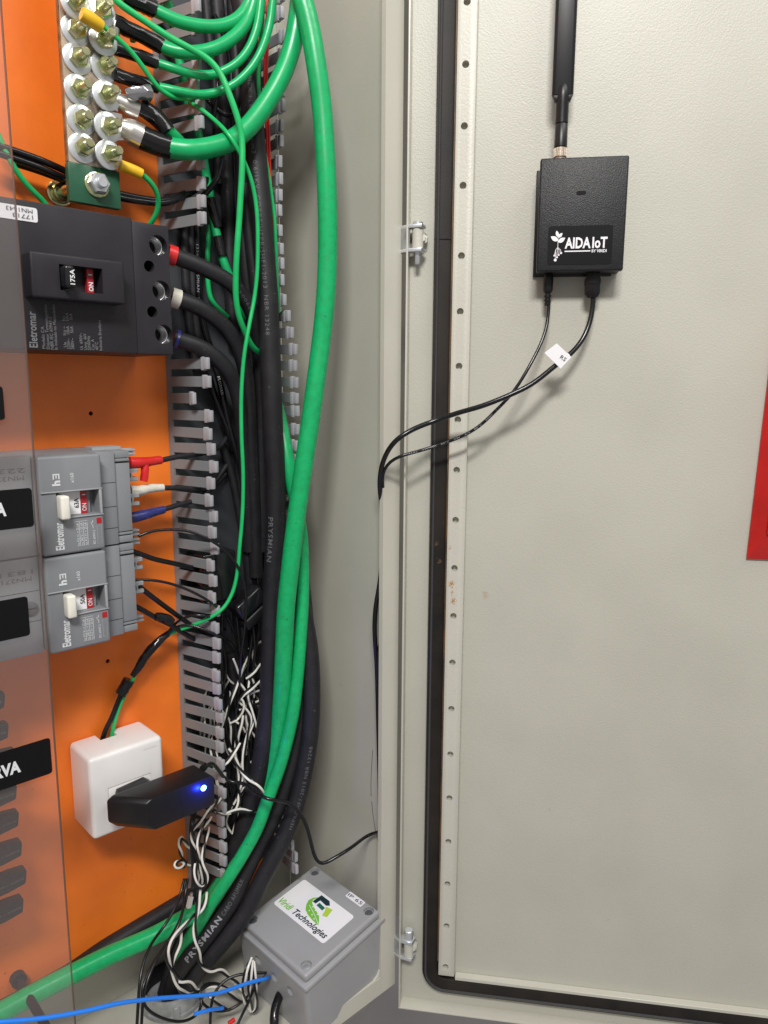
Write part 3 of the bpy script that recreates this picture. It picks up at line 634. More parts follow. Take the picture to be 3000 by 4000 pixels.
# ================================================================== GREY BREAKERS
def grey_breaker(zt, amp, label, serial):
    """zt: z of the top face; 75 mm tall on the plate"""
    t = thing('circuit_breaker', (225, 0, zt-75.4), label, 'circuit breaker', 'grey breakers on the orange plate')
    zb = zt-75.4; G = 'breaker_grey'
    MB().box(92, 187, 0, 61, zb, zt, .8, 2).build('side_cover', G, t, frame=PAN)
    for z_ in (zt-26, zt-49.5): MB().box(140, 186.8, 61, 61.12, z_, z_+.4).build('seam', 'black_deep', t, frame=PAN)
    cut = MB().box(199.8, 232, 60, 90, zb+29, zb+47.6)
    cut.box(209, 216, 72.2, 90, zb-1, zb-2)
    MB().box(188, 235.4, 0, 72, zb, zt, 2.2, 3).build('front_cover', G, t, frame=PAN, cuts=cut)
    MB().box(188.6, 234.9, 71.9, 73.3, zb+47.9, zb+48.9, .3, 1).build('moulded_rib', 'breaker_grey_light', t, frame=PAN)
    MB().box(203, 234.9, 71.9, 73.1, zb+27.6, zb+28.6, .3, 1).build('moulded_rib', 'breaker_grey_light', t, frame=PAN)
    MB().box(232.2, 234.2, 71.9, 73.1, zb+28.7, zb+47.8, .3, 1).build('moulded_rib', 'breaker_grey_light', t, frame=PAN)
    MB().box(235.6, 250.8, 0, 61.5, zb, zt, .7, 2).build('side_cover', G, t, frame=PAN)
    for z_ in (zt-25, zt-44.5, zt-62): MB().box(235.8, 250.6, 61.5, 61.64, z_, z_+.4).build('seam', 'black_deep', t, frame=PAN)
    MB().box(251, 263.8, 0, 57, zb, zt, .5, 2).build('terminal_cover', G, t, frame=PAN)
    for z0, z1 in ((zt-5.7, zt-.2), (zt-8.6, zt-6.2), (zb+9.3, zt-10), (zb+6.6, zb+8.6), (zb+.2, zb+5.6)):
        MB().box(251.3, 263.9, 56.8, 59.2, z0, z1, .4, 2).build('terminal_cover', G, t, frame=PAN)
    for z0 in (zb+8.85, zt-9.75): MB().box(253.5, 264, 57.2, 58.9, z0, z0+.45).build('seam', 'black_deep', t, frame=PAN)
    # window with handle, rating plate and flag
    MB().box(204, 219.8, 62, 66.0, zb+29.2, zb+47.4).build('rating_plate', 'label_white', t, frame=PAN)
    rf = MB().box(220, 224.9, 62, 66.0, zb+29.2, zb+47.4).build('red_flag', 'print_red', t, frame=PAN)
    MB().box(225.4, 228, 60.5, 64, zb+29.2, zb+47.4).build('window_step', G, t, frame=PAN)
    h_ = MB().box(200.0, 207.0, 62, 80.5, zb+27.8, zb+45.8, 1.7, 3).build('toggle_handle', 'handle_white', t, frame=PAN)
    a = zb+31
    write(amp, V((218.4, -66.1, zb+34.0)), V((218.4, -66.1, zb+41.6)), 3.6, NP, 'print_black', t, .01)
    write('ON', V((224.2, -66.1, zb+31)), V((224.2, -66.1, zb+37)), 3.4, NP, 'print_white', rf, .01)
    write('I', V((223.8, -66.1, zb+43.4)), V((223.8, -66.1, zb+44.2)), 2.6, NP, 'print_white', rf, .03)
    H = 72.05
    write('Eletromar', V((203.2, -H, zb+4)), V((203.2, -H, zb+25.2)), 6.2, NP, 'print_white', t, .03)
    for j, s_ in enumerate(('Icu 415 V~ = 25 kA', 'Icu 240 V~ = 35 kA', 'Ics 415 V~ = 20 kA')):
        write(s_, V((215+3*j, -H, zb+5.2)), V((215+3*j, -H, zb+23)), 2.0, NP, 'print_white', t, .0)
        MB().box(215.5+3*j, 215.75+3*j, H, H+.06, zb+5, zb+24-.6*j).build('print_line', 'print_white', t, frame=PAN)
    MB().box(212.2, 221.8, H, H+.06, zb+24.2, zb+24.4).build('print_line', 'print_white', t, frame=PAN)
    write('IEC 60947-2', V((227.4, -H, zb+5)), V((227.4, -H, zb+16.2)), 1.9, NP, 'print_white', t, .0)
    # switch symbol
    MB().tube([V((226, -H-.1, zb+17.6)), V((226, -H-.1, zb+19.5)), V((224.4, -H-.1, zb+22)), V((226, -H-.1, zb+22.3)), V((226, -H-.1, zb+24))], .22, 4).build('switch_symbol', 'print_white', t)
    MB().box(229.2, 233, 71.5, 72.3, zb+21, zb+25.4).build('test_button', 'print_red', t, frame=PAN)
    MB().box(229, 229.35, H, H+.15, zb+5, zb+19.8).box(232.4, 232.7, H, H+.15, zb+5, zb+19.8).box(229, 232.7, H, H+.15, zb+4.8, zb+5.1).build('moulded_frame', 'breaker_grey_light', t, frame=PAN)
    write('PUSH TO TRIP', V((231.9, -H, zb+6)), V((231.9, -H, zb+19)), 2.0, NP, 'breaker_grey_light', t)
    # maker sign: h and a squared 3
    write('h', V((203, -H, zb+53)), V((203, -H, zb+57)), 5.4, NP, 'print_white', t, .05)
    MB().box(198.2, 203.2, H, H+.08, zb+61.1, zb+62).box(198.2, 199.1, H, H+.08, zb+57.9, zb+61).box(200.3, 201.1, H, H+.08, zb+58.6, zb+61).box(202.3, 203.2, H, H+.08, zb+57.9, zb+61).build('maker_sign', 'print_white', t, frame=PAN)
    write('x160', V((213.6, -H, zb+54.4)), V((213.6, -H, zb+62)), 2.7, NP, 'print_white', t, .005)
    for j, s_ in enumerate(serial):
        write(s_, V((183-j*1.5, -61.1, zt-8.5-5.5*j)), V((150+j*6, -61.1, zt-8.5-5.5*j)), 3.4, NP, 'print_grey', t)
    # claw terminals on the right end
    def claw(z0, z1, solid):
        m_ = MB()
        if solid:
            m_.box(264, 276, 34, 41, z0, z1, .5, 1); m_.box(264, 277.5, 40, 42.5, z0+.5, z0+2.2, .3, 1); m_.box(264, 277.5, 40, 42.5, z1-2.2, z1-.5, .3, 1)
            return m_.build('terminal_claw', 'breaker_grey_light', t, frame=PAN)
        m_.box(264, 278, 30, 45, z0, z1, .6, 1)
        c_ = MB().cyl((267.5, 20, (z0+z1)/2), (267.5, 60, (z0+z1)/2), (z1-z0)*.36, seg=20); c_.box(272.5, 290, 20, 60, z0+3.2, z1-3.2)
        return m_.build('terminal_claw', 'breaker_grey_light', t, frame=PAN, cuts=c_)
    MB().box(240, 263.6, 30, 45, zt+.1, zt+2.5).build('top_latch', 'breaker_grey_light', t, frame=PAN)
    claw(zt-6, zt+0, True); claw(zb+.4, zb+6.6, True)
    claw(zt-27.5, zt-17, False); claw(zt-48.5, zt-38, False)
    MB().box(262.5, 264.6, 10, 40, zb+1, zt-1).build('end_wall', 'breaker_grey_light', t, frame=PAN)
    return t
grey_breaker(-52.4, '63A', 'upper grey breaker with a white handle and 63A plate', ('22313', 'MN3221'))
grey_breaker(-129.0, '50A', 'lower grey breaker with a white handle and 50A plate', ('18313', 'MN2713'))
p = at(119, 2376, 61)
sc_ = thing('sealing_screw', (p.x, -61, p.z), 'round grey sealing screw beside the lower black label, behind the clear cover', 'screw')
MB().lathe((p.x, -61.2, p.z), (0, -1, 0), [(0, 5.2), (1.6, 5.2), (1.9, 4.8)], 24).build('screw_head', 'box_grey_dark', sc_)
MB().box(p.x-4, p.x+4, 63, 63.3, p.z-.5, p.z+.5).build('slot', 'black_deep', sc_, frame=PAN)

# taped feeders of the 63 A breaker and black leads
def feeder(pts, r, lb, tm, tp, tr):
    o, pp = cable('feeder_cable', px(pts), r, 'cable_black', lb, 'cable', 'feeder cables of the grey breakers', step=3)
    MB().tube(smooth(spline(px(tp), 2.5), 1), tr, 12, lump=.07, rfn=lambda t: 1.12-.32*t).build('tape_wrap', tm, o)
    return o
fr = feeder([(590, 1806, 38), (626, 1799, 37), (694, 1784, 34), (784, 1772, 26), (852, 1750, 18), (890, 1705, 12)], 2.35, 'black feeder wrapped in red tape, topmost on the 63A breaker', 'tape_red', [(505, 1808, 40), (545, 1808, 40), (590, 1802, 38), (628, 1797, 37)], 4.6)
MB().tube(spline(px([(566, 1815, 40), (566, 1850, 41), (560, 1880, 41)]), 3), 3.4, 8, lump=.1).build('tape_tail', 'tape_red', fr)
feeder([(600, 1905, 38), (637, 1906, 37), (716, 1907, 32), (784, 1915, 22), (840, 1880, 14), (897, 1800, 8)], 2.35, 'black feeder wrapped in white tape, middle of the 63A breaker', 'tape_white', [(508, 1918, 40), (548, 1916, 40), (590, 1907, 38), (636, 1905, 37)], 4.3)
feeder([(600, 2000, 38), (642, 1989, 37), (694, 1973, 33), (762, 1953, 24), (829, 1905, 14), (880, 1850, 8)], 2.35, 'black feeder wrapped in blue tape, lowest on the 63A breaker', 'tape_blue', [(515, 2022, 38), (560, 2012, 40), (600, 2000, 38), (640, 1990, 37)], 4.3)
LW = 'black leads entering the duct'
def lead(pts, r, lb, m_='wire_black', **k): return cable('black_lead', px(pts), r, m_, lb, 'wire', LW, **k)
lead([(540, 2095, 38), (570, 2082, 40), (603, 2073, 42), (671, 2068, 46), (739, 2075, 50), (798, 2098, 56), (852, 2129, 60), (897, 2170, 62), (933, 2220, 62), (956, 2288, 60), (961, 2378, 56), (954, 2468, 52), (942, 2559, 46), (935, 2660, 40), (925, 2800, 30)], 1.3, 'glossy thin black lead arching high over the fingers from the 63A breaker', 'cable_gloss')
lead([(520, 2155, 38), (560, 2168, 38), (603, 2184, 36), (694, 2204, 30), (762, 2220, 24), (820, 2232, 16), (880, 2245, 10)], 2.3, 'black lead leaving the gap between the two grey breakers')
lead([(525, 2266, 40), (560, 2265, 42), (603, 2267, 44), (671, 2281, 46), (739, 2306, 50), (798, 2337, 54), (852, 2373, 50), (885, 2405, 42), (911, 2459, 36), (929, 2514, 30), (935, 2620, 24)], 1.25, 'thin black lead with faint print arching from the 50A breaker', 'cable_gloss')
lead([(525, 2275, 38), (567, 2310, 38), (626, 2355, 34), (694, 2405, 28), (760, 2450, 20), (830, 2490, 12)], 2.3, 'thick black lead slanting steeply from the 50A breaker')
o, _ = lead([(528, 2368, 36), (570, 2390, 36), (610, 2414, 36), (671, 2443, 32), (716, 2473, 26), (784, 2509, 18), (850, 2540, 10)], 2.3, 'lowest thick black lead of the 50A breaker with a tape knot')
MB().tube(spline(px([(608, 2408, 37), (640, 2412, 38), (672, 2428, 37)]), 3), 4.0, 8, lump=.2).build('tape_wrap', 'tape_black', o)
lead([(652, 2478, 24), (668, 2452, 26), (690, 2430, 30), (725, 2411, 38), (762, 2402, 44), (800, 2404, 50), (840, 2420, 44), (880, 2460, 30)], 1.2, 'thin black lead forming the upper arc above the bundle', 'cable_gloss')
lead([(655, 2474, 24), (685, 2450, 28), (739, 2440, 36), (798, 2459, 46), (852, 2482, 50), (888, 2500, 44), (920, 2540, 34), (935, 2620, 26)], 1.2, 'thin black lead forming the lower arc above the bundle', 'cable_gloss')
bd, _ = cable('taped_bundle', px([(660, 2472, 22), (625, 2500, 21), (590, 2535, 20), (560, 2575, 18), (540, 2610, 17), (518, 2640, 15)]), 3.3, 'tape_black', 'black taped wire bundle leading down to the outlet box', 'cable bundle', lump=.08, seg=10, rfn=lambda t: .8+.5*math.sin(3.1*t))
MB().tube(spline(px([(505, 2655, 14), (490, 2680, 13), (470, 2712, 12)]), 2), 5.2, 10, lump=.08).build('tape_wrap', 'tape_black', bd)
for d, lb in ((0, 'left black wire entering the notch of the outlet box'), (9, 'right black wire entering the notch of the outlet box')):
    lead([(478+d, 2690, 12), (455+d, 2745, 10), (430+d, 2810, 9), (408+d, 2850, 8), (398+d, 2880, 8), (392+d, 2910, 8)], 1.35, lb)

# ================================================================== OUTLET BOX AND ADAPTER
ob = thing('outlet_box', (255, 0, -390), 'white square surface outlet box on the orange plate', 'outlet box')
cut = MB().box(243.5, 259, -5, 16, -322, -300)
cut.box(236, 275.5, 44, 60, -366.5, -345)
MB().box(221, 288.5, 0, 45, -389, -313.5, 4.2, 4).build('housing', 'outlet_white', ob, frame=PAN, cuts=cut)
MB().box(236.4, 275.1, 40, 44.6, -366.1, -345.4, .8, 2).build('socket_insert', 'outlet_white', ob, frame=PAN)
write('simon', V((270, -45, -321.5)), V((282, -45, -321.5)), 2.0, NP, 'handle_white', ob, .01)
ad = thing('power_adapter', (265, -50, -372), 'black plug-in power adapter glowing with a blue light, in the outlet', 'power adapter')
def ngon(cx, cz, pts): return [(cx+a, cz+b) for a, b in pts]
foot = MB()
fz = [(239, -362), (243, -348), (268, -346), (273, -350), (273, -364), (266, -367)]
foot.prism(fz, 44.8, 56, lambda p, q, t: (p, -t, q), .8)
foot.build('plug_foot', 'black_plastic', ad)
# body: long along x, tapering to the socket side
X0, X1, ZA, ZB = 228.5, 309.5, -344.0, -373.5
b_ = MB()
sec = [(52, 4.5), (60, 0), (88, 0)]
vsr = []
for h_, ins in sec:
    x0, x1 = {52: (232, 311), 60: (228.5, 313), 88: (250.5, 315)}[h_]
    vsr.append([b_.bm.verts.new((x, h_, z)) for x, z in ((x0, ZB+ins+7), (x0, ZA-ins-3), (x0+5, ZA-ins), (x1-3, ZA-ins), (x1, ZA-ins-3), (x1, ZB+ins+3), (x1-3, ZB+ins), (x0+7, ZB+ins))])
for a_, c_ in zip(vsr, vsr[1:]):
    for i in range(8): b_.bm.faces.new((a_[i], a_[(i+1) % 8], c_[(i+1) % 8], c_[i]))
b_.bm.faces.new(vsr[0][::-1]); b_.bm.faces.new(vsr[-1])
bmesh.ops.bevel(b_.bm, geom=list(b_.bm.edges), offset=1.1, segments=2, affect='EDGES', profile=.5)
b_.build('body', 'black_plastic', ad, frame=PAN)
MB().box(283.2, 283.6, 87.9, 88.15, ZB+1.5, ZA-1.5).build('seam', 'black_deep', ad, frame=PAN)
pL = at(795, 3078, 88)
MB().lathe((pL.x, -87.6, pL.z), (0, -1, 0), [(0, 2.6), (.8, 2.6), (1.5, 1.8), (1.8, .3)], 16).build('led_lens', 'led_blue', ad)
l = bpy.data.lights.new('led_lamp', 'POINT'); l.energy = .07; l.color = (.01, .03, 1); l.shadow_soft_size = .0015
lo_ = bpy.data.objects.new('led_lamp', l); col.objects.link(lo_); lo_.location = V((pL.x-1, -95, pL.z))*S
ca_, pca = cable('adapter_cable', px([(800, 2998, 70), (818, 2982, 66), (838, 2988, 60), (866, 3025, 52), (894, 3052, 52), (935, 3057, 60), (962, 3064, 66), (989, 3086, 76), (1025, 3112, 90), (1061, 3124, 98), (1115, 3132, 98), (1153, 3156, 100), (1186, 3200, 104), (1208, 3260, 110), (1224, 3330, 116), (1240, 3366, 120), (1256, 3374, 122), (1278, 3368, 124), (1360, 3319, 130)])+[atx(1435, 3265, 476), atx(1492, 3246, 478)], 1.75, 'cable_gloss',
    'thin black adapter cable running from the duct across to the frame', 'cable')
MB().lathe(at(792, 3002, 72), at(815, 2984, 66)-at(792, 3002, 72), [(0, 3.2), (1.4, 3.2), (1.5, 2.2), (2.4, 2.2), (2.5, 3), (3.6, 3), (3.7, 2.1), (4.6, 2.1), (4.7, 2.7), (6, 2.4), (8, 1.8)], 14).build('strain_relief', 'black_plastic', ca_)

# ================================================================== DEVICES HIDDEN IN THE DUCT
rb = thing('relay_box', (388, -4, -200), 'black rounded relay box half hidden inside the duct behind the fingers', 'relay')
a, b = at(868, 2150, 30), at(930, 2330, 30)
MB().box(341, b.x-4, 4, 36, b.z, a.z, 3, 3).build('housing', 'black_gloss', rb, frame=PAN)
cl = thing('current_clamp', (400, -20, -250), 'glossy black current clamp in the duct beside the thick power cable', 'current sensor')
a = at(965, 2350, 38)
q_ = Matrix.Rotation(R(-32), 3, 'Y')
MB().box(-17, 17, -10, 10, -9, 9, 3.5, 3).build('shell', 'black_gloss', cl, frame=lambda c: a+q_ @ c)
MB().box(-18, 12, -9, 9, -22, -10, 3, 3).build('latch', 'black_plastic', cl, frame=lambda c: a+q_ @ c)

# ================================================================== TWISTED BLACK AND WHITE SENSOR WIRES
TW = 'twisted black and white sensor wires'
def twist(pts, label, r=1.05, pitch=26, ph=None, step=2.2):
    path = smooth(spline(pts, step), 2); t = thing('twisted_wire_pair', path[0], label, 'wire', TW)
    ph = random.uniform(0, 6) if ph is None else ph
    s = 0; A = []; B = []; prev = None
    for i, p in enumerate(path):
        if i: s += (p-path[i-1]).length
        tg = (path[min(i+1, len(path)-1)]-path[max(i-1, 0)]).normalized()
        n = (CAM-p).normalized(); n = (n-tg*n.dot(tg)).normalized(); b = n.cross(tg)
        an = ph+2*math.pi*s/pitch; o = (n*math.cos(an)+b*math.sin(an))*r
        A.append(p+o); B.append(p-o)
    MB().tube(A, r, 8).build('black_conductor', 'wire_black', t); MB().tube(B, r, 8).build('white_conductor', 'wire_white', t)
    return t
def c4(l, h): return px([(650+x*.2712, 2950+y*.2712, (z[0] if z else h)) for x, y, *z in l])
def c5(l, h): return px([(450+x*.422, 3500+y*.422, (z[0] if z else h)) for x, y, *z in l])
def c3(l, h): return px([(800+x*.3165, 2300+y*.3165, (z[0] if z else h)) for x, y, *z in l])
twist(c4([(790, 585, 46), (720, 690, 56), (620, 800, 60), (530, 900, 60), (440, 1000, 58), (365, 1100, 56), (375, 1200, 56), (420, 1350, 54), (440, 1500, 52), (460, 1700, 50), (450, 1850, 48)], 0), 'twisted pair coming out between the fingers just under the adapter', ph=3.4, pitch=34)
twist(c4([(640, 900, 44), (560, 990, 52), (500, 1090, 56), (455, 1270, 58), (450, 1400, 58), (490, 1560, 56), (515, 1700, 54), (500, 1850, 50)], 0), 'twisted pair second from the left in the hanging cluster', ph=3.0, pitch=36)
twist(c4([(610, 1050, 40), (565, 1200, 50), (540, 1350, 56), (525, 1500, 58), (550, 1650, 60), (585, 1760, 60), (570, 1880, 60), (500, 1915, 60), (430, 1850, 60), (410, 1700, 58), (430, 1560, 56)], 0), 'twisted pair bent into a tight loop at the foot of the cluster', ph=3.2, pitch=40)
twist(c4([(330, 1340, 40), (265, 1240, 44), (212, 1180, 46), (188, 1260, 46), (205, 1400, 44), (240, 1500, 42), (275, 1580, 42), (200, 1620, 44), (125, 1590, 46), (150, 1530, 44), (230, 1520, 42), (330, 1590, 40)], 0), 'twisted pair looping out over the orange plate left of the duct', ph=2.6, pitch=30)
for j, (dx, lb) in enumerate(((0, 'leftmost'), (22, 'middle'), (44, 'rightmost'))):
    cable('black_lead', c4([(395+dx, 740, 30), (360+dx, 900, 42), (345+dx, 1100, 50), (360+dx, 1400, 52), (380+dx, 1700, 52), (370+dx, 1950, 52), (350+dx*2, 2150, 54)], 0), 1.2, 'wire_black', lb+' of the three straight black wires in the hanging cluster', 'wire', LW)
twist(c5([(790, -60, 56), (775, 0, 58), (760, 150, 62), (735, 280, 66), (745, 400, 68), (770, 500, 68), (790, 620, 66), (880, 690, 62), (980, 690, 60), (1070, 760, 60), (1160, 850, 60), (1200, 920, 62), (1215, 980, 60)], 0), 'twisted pair hanging in front of the printed black cable', ph=3.14, pitch=52, r=1.2)
twist(c5([(850, -40, 52), (840, 20, 54), (800, 120, 58), (700, 210, 62), (620, 300, 66), (530, 400, 70), (485, 500, 72), (490, 600, 72), (540, 720, 70), (595, 860, 66), (680, 910, 62), (790, 900, 60)], 0), 'twisted pair bulging to the left in front of the conduit mouth', ph=2.9, pitch=56, r=1.25)
twist(c5([(615, 330, 64), (595, 440, 64), (545, 560, 66), (530, 680, 66), (590, 780, 66), (690, 800, 64), (765, 880, 62), (870, 830, 62), (980, 840, 62), (1070, 900, 62), (1150, 970, 60)], 0), 'twisted pair arching over the conduit rim to the right', ph=3.0, pitch=60, r=1.25)
twist(c5([(870, 930, 58), (960, 990, 56), (1060, 1080, 56), (1150, 1170, 58), (1200, 1220, 58)], 0), 'short twisted pair below the blue wire near the bottom edge', ph=3.1, pitch=60, r=1.2)
for pts, lb in (([(1262, 575, 88), (1215, 680, 92), (1185, 850, 92), (1200, 960, 88), (1250, 1060, 84)], 'left loop of twisted wire out of the grey box'),
                ([(1275, 590, 88), (1250, 740, 92), (1240, 900, 92), (1262, 1060, 86)], 'middle loop of twisted wire out of the grey box'),
                ([(1285, 600, 88), (1290, 750, 93), (1305, 900, 92), (1305, 1040, 86), (1270, 1075, 84)], 'right loop of twisted wire out of the grey box')):
    twist(c5(pts, 0), lb, ph=3.1, pitch=70, r=1.15)
# strands in the duct that show clearly
for pts, lb, hh in (([(760, 870), (680, 940), (600, 1030), (505, 1095)], 'long pale strand highest in the duct tangle', 36),
                    ([(755, 1070), (650, 1160), (560, 1240), (480, 1300), (420, 1380)], 'bright strand slanting across the duct tangle', 40),
                    ([(760, 635), (660, 660), (600, 740), (575, 850), (620, 950), (615, 1090)], 'hooked strand arching at the top of the duct tangle', 26),
                    ([(440, 1330), (485, 1400), (470, 1500), (400, 1600), (320, 1640)], 'curled strand in the middle of the duct tangle', 36),
                    ([(470, 1560), (450, 1660), (410, 1780), (395, 1900)], 'steep strand left of centre in the duct tangle', 38),
                    ([(620, 1640), (560, 1760), (510, 1880), (500, 2050)], 'steep strand right of centre in the duct tangle', 36),
                    ([(370, 1640), (440, 1690), (500, 1800), (560, 1900), (620, 2010)], 'crossing strand low in the duct tangle', 34),
                    ([(740, 1300), (680, 1370), (590, 1400), (520, 1420), (430, 1480)], 'pale strand bending right in the duct tangle', 34),
                    ([(735, 1260), (650, 1250), (570, 1280), (500, 1330)], 'nearly level strand in the duct tangle', 32),
                    ([(430, 1910), (350, 2030), (270, 2140), (200, 2190)], 'strand leaving the tangle towards the finger tips', 46)):
    twist(c3([(x, y, hh+random.uniform(-3, 3)) for x, y in pts], 0), lb, ph=random.choice((2.9, 3.3, 2.4)), pitch=80, r=1.15)
def c2(l): return px([(600+x*.5425, 2500+y*.5425, z) for x, y, z in l])
twist(c2([(540, 780, 40), (580, 850, 44), (630, 940, 50), (700, 1010, 58), (750, 1050, 66), (790, 1110, 66), (830, 1180, 50)]), 'twisted pair crossing right and ducking behind the green cable', ph=3.0, pitch=44, r=1.2)
twist(c2([(700, 870, 40), (715, 930, 42), (700, 985, 42), (670, 1040, 40), (630, 1100, 40), (570, 1180, 38)]), 'twisted pair curling beside the black cable low in the duct', ph=3.1, pitch=40, r=1.1)
twist(c2([(600, 900, 34), (605, 990, 38), (610, 1080, 42), (620, 1160, 46), (590, 1220, 50), (530, 1245, 52), (450, 1225, 48), (390, 1190, 40)]), 'twisted pair hooking back towards the fingers above the green cable', ph=3.1, pitch=44, r=1.15)
twist(c2([(520, 1250, 52), (580, 1232, 54), (640, 1225, 56), (700, 1238, 58), (750, 1222, 56), (800, 1190, 48)]), 'nearly level twisted pair reaching the green cable', ph=3.2, pitch=60, r=1.15)
wrnd = random.Random(11)
for j in range(22):
    x, z = wrnd.uniform(352, 402), wrnd.uniform(-262, -310); h = wrnd.uniform(12, 36); pts = []
    dx = wrnd.uniform(-9, 9)
    for s_ in range(wrnd.randint(6, 10)):
        pts.append(V((min(412, max(346, x)), -min(42, max(8, h)), z)))
        dx = dx*.5+wrnd.uniform(-11, 11); x += dx; z -= wrnd.uniform(12, 26); h += wrnd.uniform(-7, 7)
    twist(pts, 'twisted black and white wire lost in the tangle at the bottom of the duct', ph=wrnd.uniform(0, 6), pitch=wrnd.uniform(55, 95), r=1.05, step=3)
for j in range(9):
    x = 360+j*4.5; h = wrnd.uniform(16, 40)
    pts = [V((x+wrnd.uniform(-6, 6), -(h+wrnd.uniform(-6, 6)), z)) for z in (-205, -240, -275, -310, -345, -380, -420)]
    cable('duct_cable', pts, 1.3, 'wire_black', 'thin black wire hanging in the lower duct among the twisted pairs', 'wire', 'thin black wires in the lower duct', step=5, seg=8)
# thin black leads at the bottom
for pts, lb in (([(640, -160, 36), (610, -40, 42), (565, 90, 44), (500, 210, 46), (430, 310, 46), (330, 450, 56), (260, 620, 66), (228, 800, 74), (215, 950, 78), (200, 1220, 84)], 'thin black wire falling furthest left, past the conduit'),
                ([(650, -160, 36), (640, -20, 42), (632, 110, 44), (600, 220, 46), (520, 370, 52), (430, 500, 58), (350, 650, 66), (285, 830, 72), (255, 1000, 76), (242, 1220, 80)], 'thin black wire falling just right of the leftmost one'),
                ([(670, -160, 36), (650, -20, 44), (620, 170, 48), (560, 330, 52), (450, 470, 56), (350, 620, 62), (270, 800, 70), (245, 920, 74), (290, 1040, 78), (420, 1125, 80), (600, 1165, 80), (740, 1115, 78), (800, 1020, 72), (790, 900, 66)], 'thin black wire looping under the conduit ring'),
                ([(1400, 712, 92), (1300, 712, 88), (1180, 722, 82), (1050, 760, 76), (940, 860, 74), (890, 1000, 76), (878, 1220, 80)], 'thin black wire arching left from the side of the grey box'),
                ([(1395, 735, 92), (1310, 820, 90), (1210, 950, 84), (1050, 1058, 78), (900, 1058, 74), (805, 990, 70), (775, 900, 66), (830, 820, 62), (940, 810, 60), (1060, 870, 60)], 'thin black wire making a big curl below the blue wire'),
                ([(1350, 760, 92), (1290, 850, 92), (1225, 1000, 90), (1170, 1110, 90), (1120, 1220, 92)], 'black wire dropping from the box to the bottom edge')):
    lead([(450+x*.422, 3500+y*.422, z) for x, y, z in pts], 1.35, lb)
cable('blue_wire', px([(-40, 3995, 100), (0, 3992, 102), (163, 3978, 106), (325, 3951, 108), (450, 3922, 108), (542, 3908, 106), (640, 3898, 104), (766, 3890, 102), (851, 3880, 100), (914, 3859, 98), (977, 3838, 97), (1040, 3822, 95), (1052, 3818, 88)]), 1.75, 'wire_blue', 'bright blue wire running left along the bottom from the grey box', 'wire')
cable('blue_wire', px([(758, 3962, 84), (812, 3946, 86), (870, 3938, 82)]), 1.7, 'wire_blue', 'short blue wire end lying beside the conduit ring', 'wire')
cable('wire_end', px([(893, 3998, 90), (905, 3990, 90), (916, 3982, 90)]), 2.0, 'wire_red', 'red insulated wire end at the very bottom edge', 'wire')
pg = thing('clear_connector', at(741, 3525, 56), 'small clear plastic connector hanging on the wires above the bottom green cable', 'connector')
MB().tube([at(736, 3545, 56), at(742, 3520, 56), at(746, 3502, 56)], 2.6, 4).build('plug_body', 'clear_plug', pg)
MB().tube([at(746, 3502, 56), at(748, 3494, 56), at(749, 3488, 56)], 1.6, 6).build('plug_neck', 'steel', pg)
# conduit ring
ring = thing('conduit_ring', (296, 10, ZF), 'galvanised conduit ring standing in the cabinet floor with cables going in', 'conduit')
RC, RR = V((295, -10, 0)), 32
RX, RY = 307, -2
MB().lathe(V((RX, RY, ZF+.3)), (0, 0, 1), [(0, 32.5), (4, 32.5), (4.5, 30.8), (19, 30.5), (20.6, 29.8), (20.6, 28.6)], 48, end=False).build('threaded_collar', 'galvanised', ring)
MB().lathe(V((RX, RY, ZF-8)), (0, 0, 1), [(0, 27.6), (26, 27.6), (28.4, 28.6)], 48, end=False).build('shade_liner', 'black_deep', ring)  # added black sleeve, paints the shade on the conduit's inner wall
for a_ in range(6):
    an = R(a_*60+250); c_ = V((RX+math.cos(an)*31.4, RY+math.sin(an)*31.4, ZF+9))
    MB().box(-1.5, 1.5, -3, 3, -6, 6, .4, 1).build('lug_rib', 'galvanised', ring, frame=lambda c: c_+Matrix.Rotation(an, 3, 'Z') @ c)
MB().cyl((RX, RY, ZF-60), (RX, RY, ZF-1), 27.6, seg=32).build('pipe_shade', 'black_deep', ring)  # solid black plug standing in for the darkness down the conduit

# ================================================================== GREY JUNCTION BOX WITH STICKER
def rotm(a, b, c): return Matrix.Rotation(c, 3, 'Z') @ Matrix.Rotation(b, 3, 'Y') @ Matrix.Rotation(a, 3, 'X')
BM = rotm(R(3.0), R(-7.0), R(3.4)); BC = V((419.6, -90.4, -540))
def BX(c): return BC+BM @ c
jb = thing('junction_box', BX(V((0, 0, -80))), 'grey plastic junction box with a white company sticker, leaning in the bottom corner', 'junction box')
W2, L2 = 51.5, 50.3
cut = MB()
cor = [(-W2+9.5, -L2+9.5), (W2-8.5, -L2+8.5), (W2-8.5, L2-8.5), (-W2+8.5, L2-8.5)]
for x, y in cor: cut.cyl((x, y, -3.2), (x, y, 5), 5.4, seg=24)
MB().box(-W2, W2, -L2, L2, -9, 0, 3.0, 3).build('lid', 'box_grey', jb, frame=BX, cuts=cut)
for x, y in cor:
    MB().lathe((x, y, -3.1), (0, 0, 1), [(0, 4.2), (1.0, 4.0), (1.5, 2.8)], 14).build('lid_screw', 'box_grey_dark' if (x, y) != cor[0] else 'zinc', jb, frame=BX)
MB().box(-W2-4, W2+4, -L2-4, L2+4, -15, -9.2, 2.0, 2).build('lid_rim', 'box_grey', jb, frame=BX)
cut = MB()
cut.cyl((-W2-12, 22, -30), (-W2+20, 22, -30), 5.2, seg=20)
cut.cyl((-W2-12, -4, -33), (-W2+20, -4, -33), 5.0, seg=20)
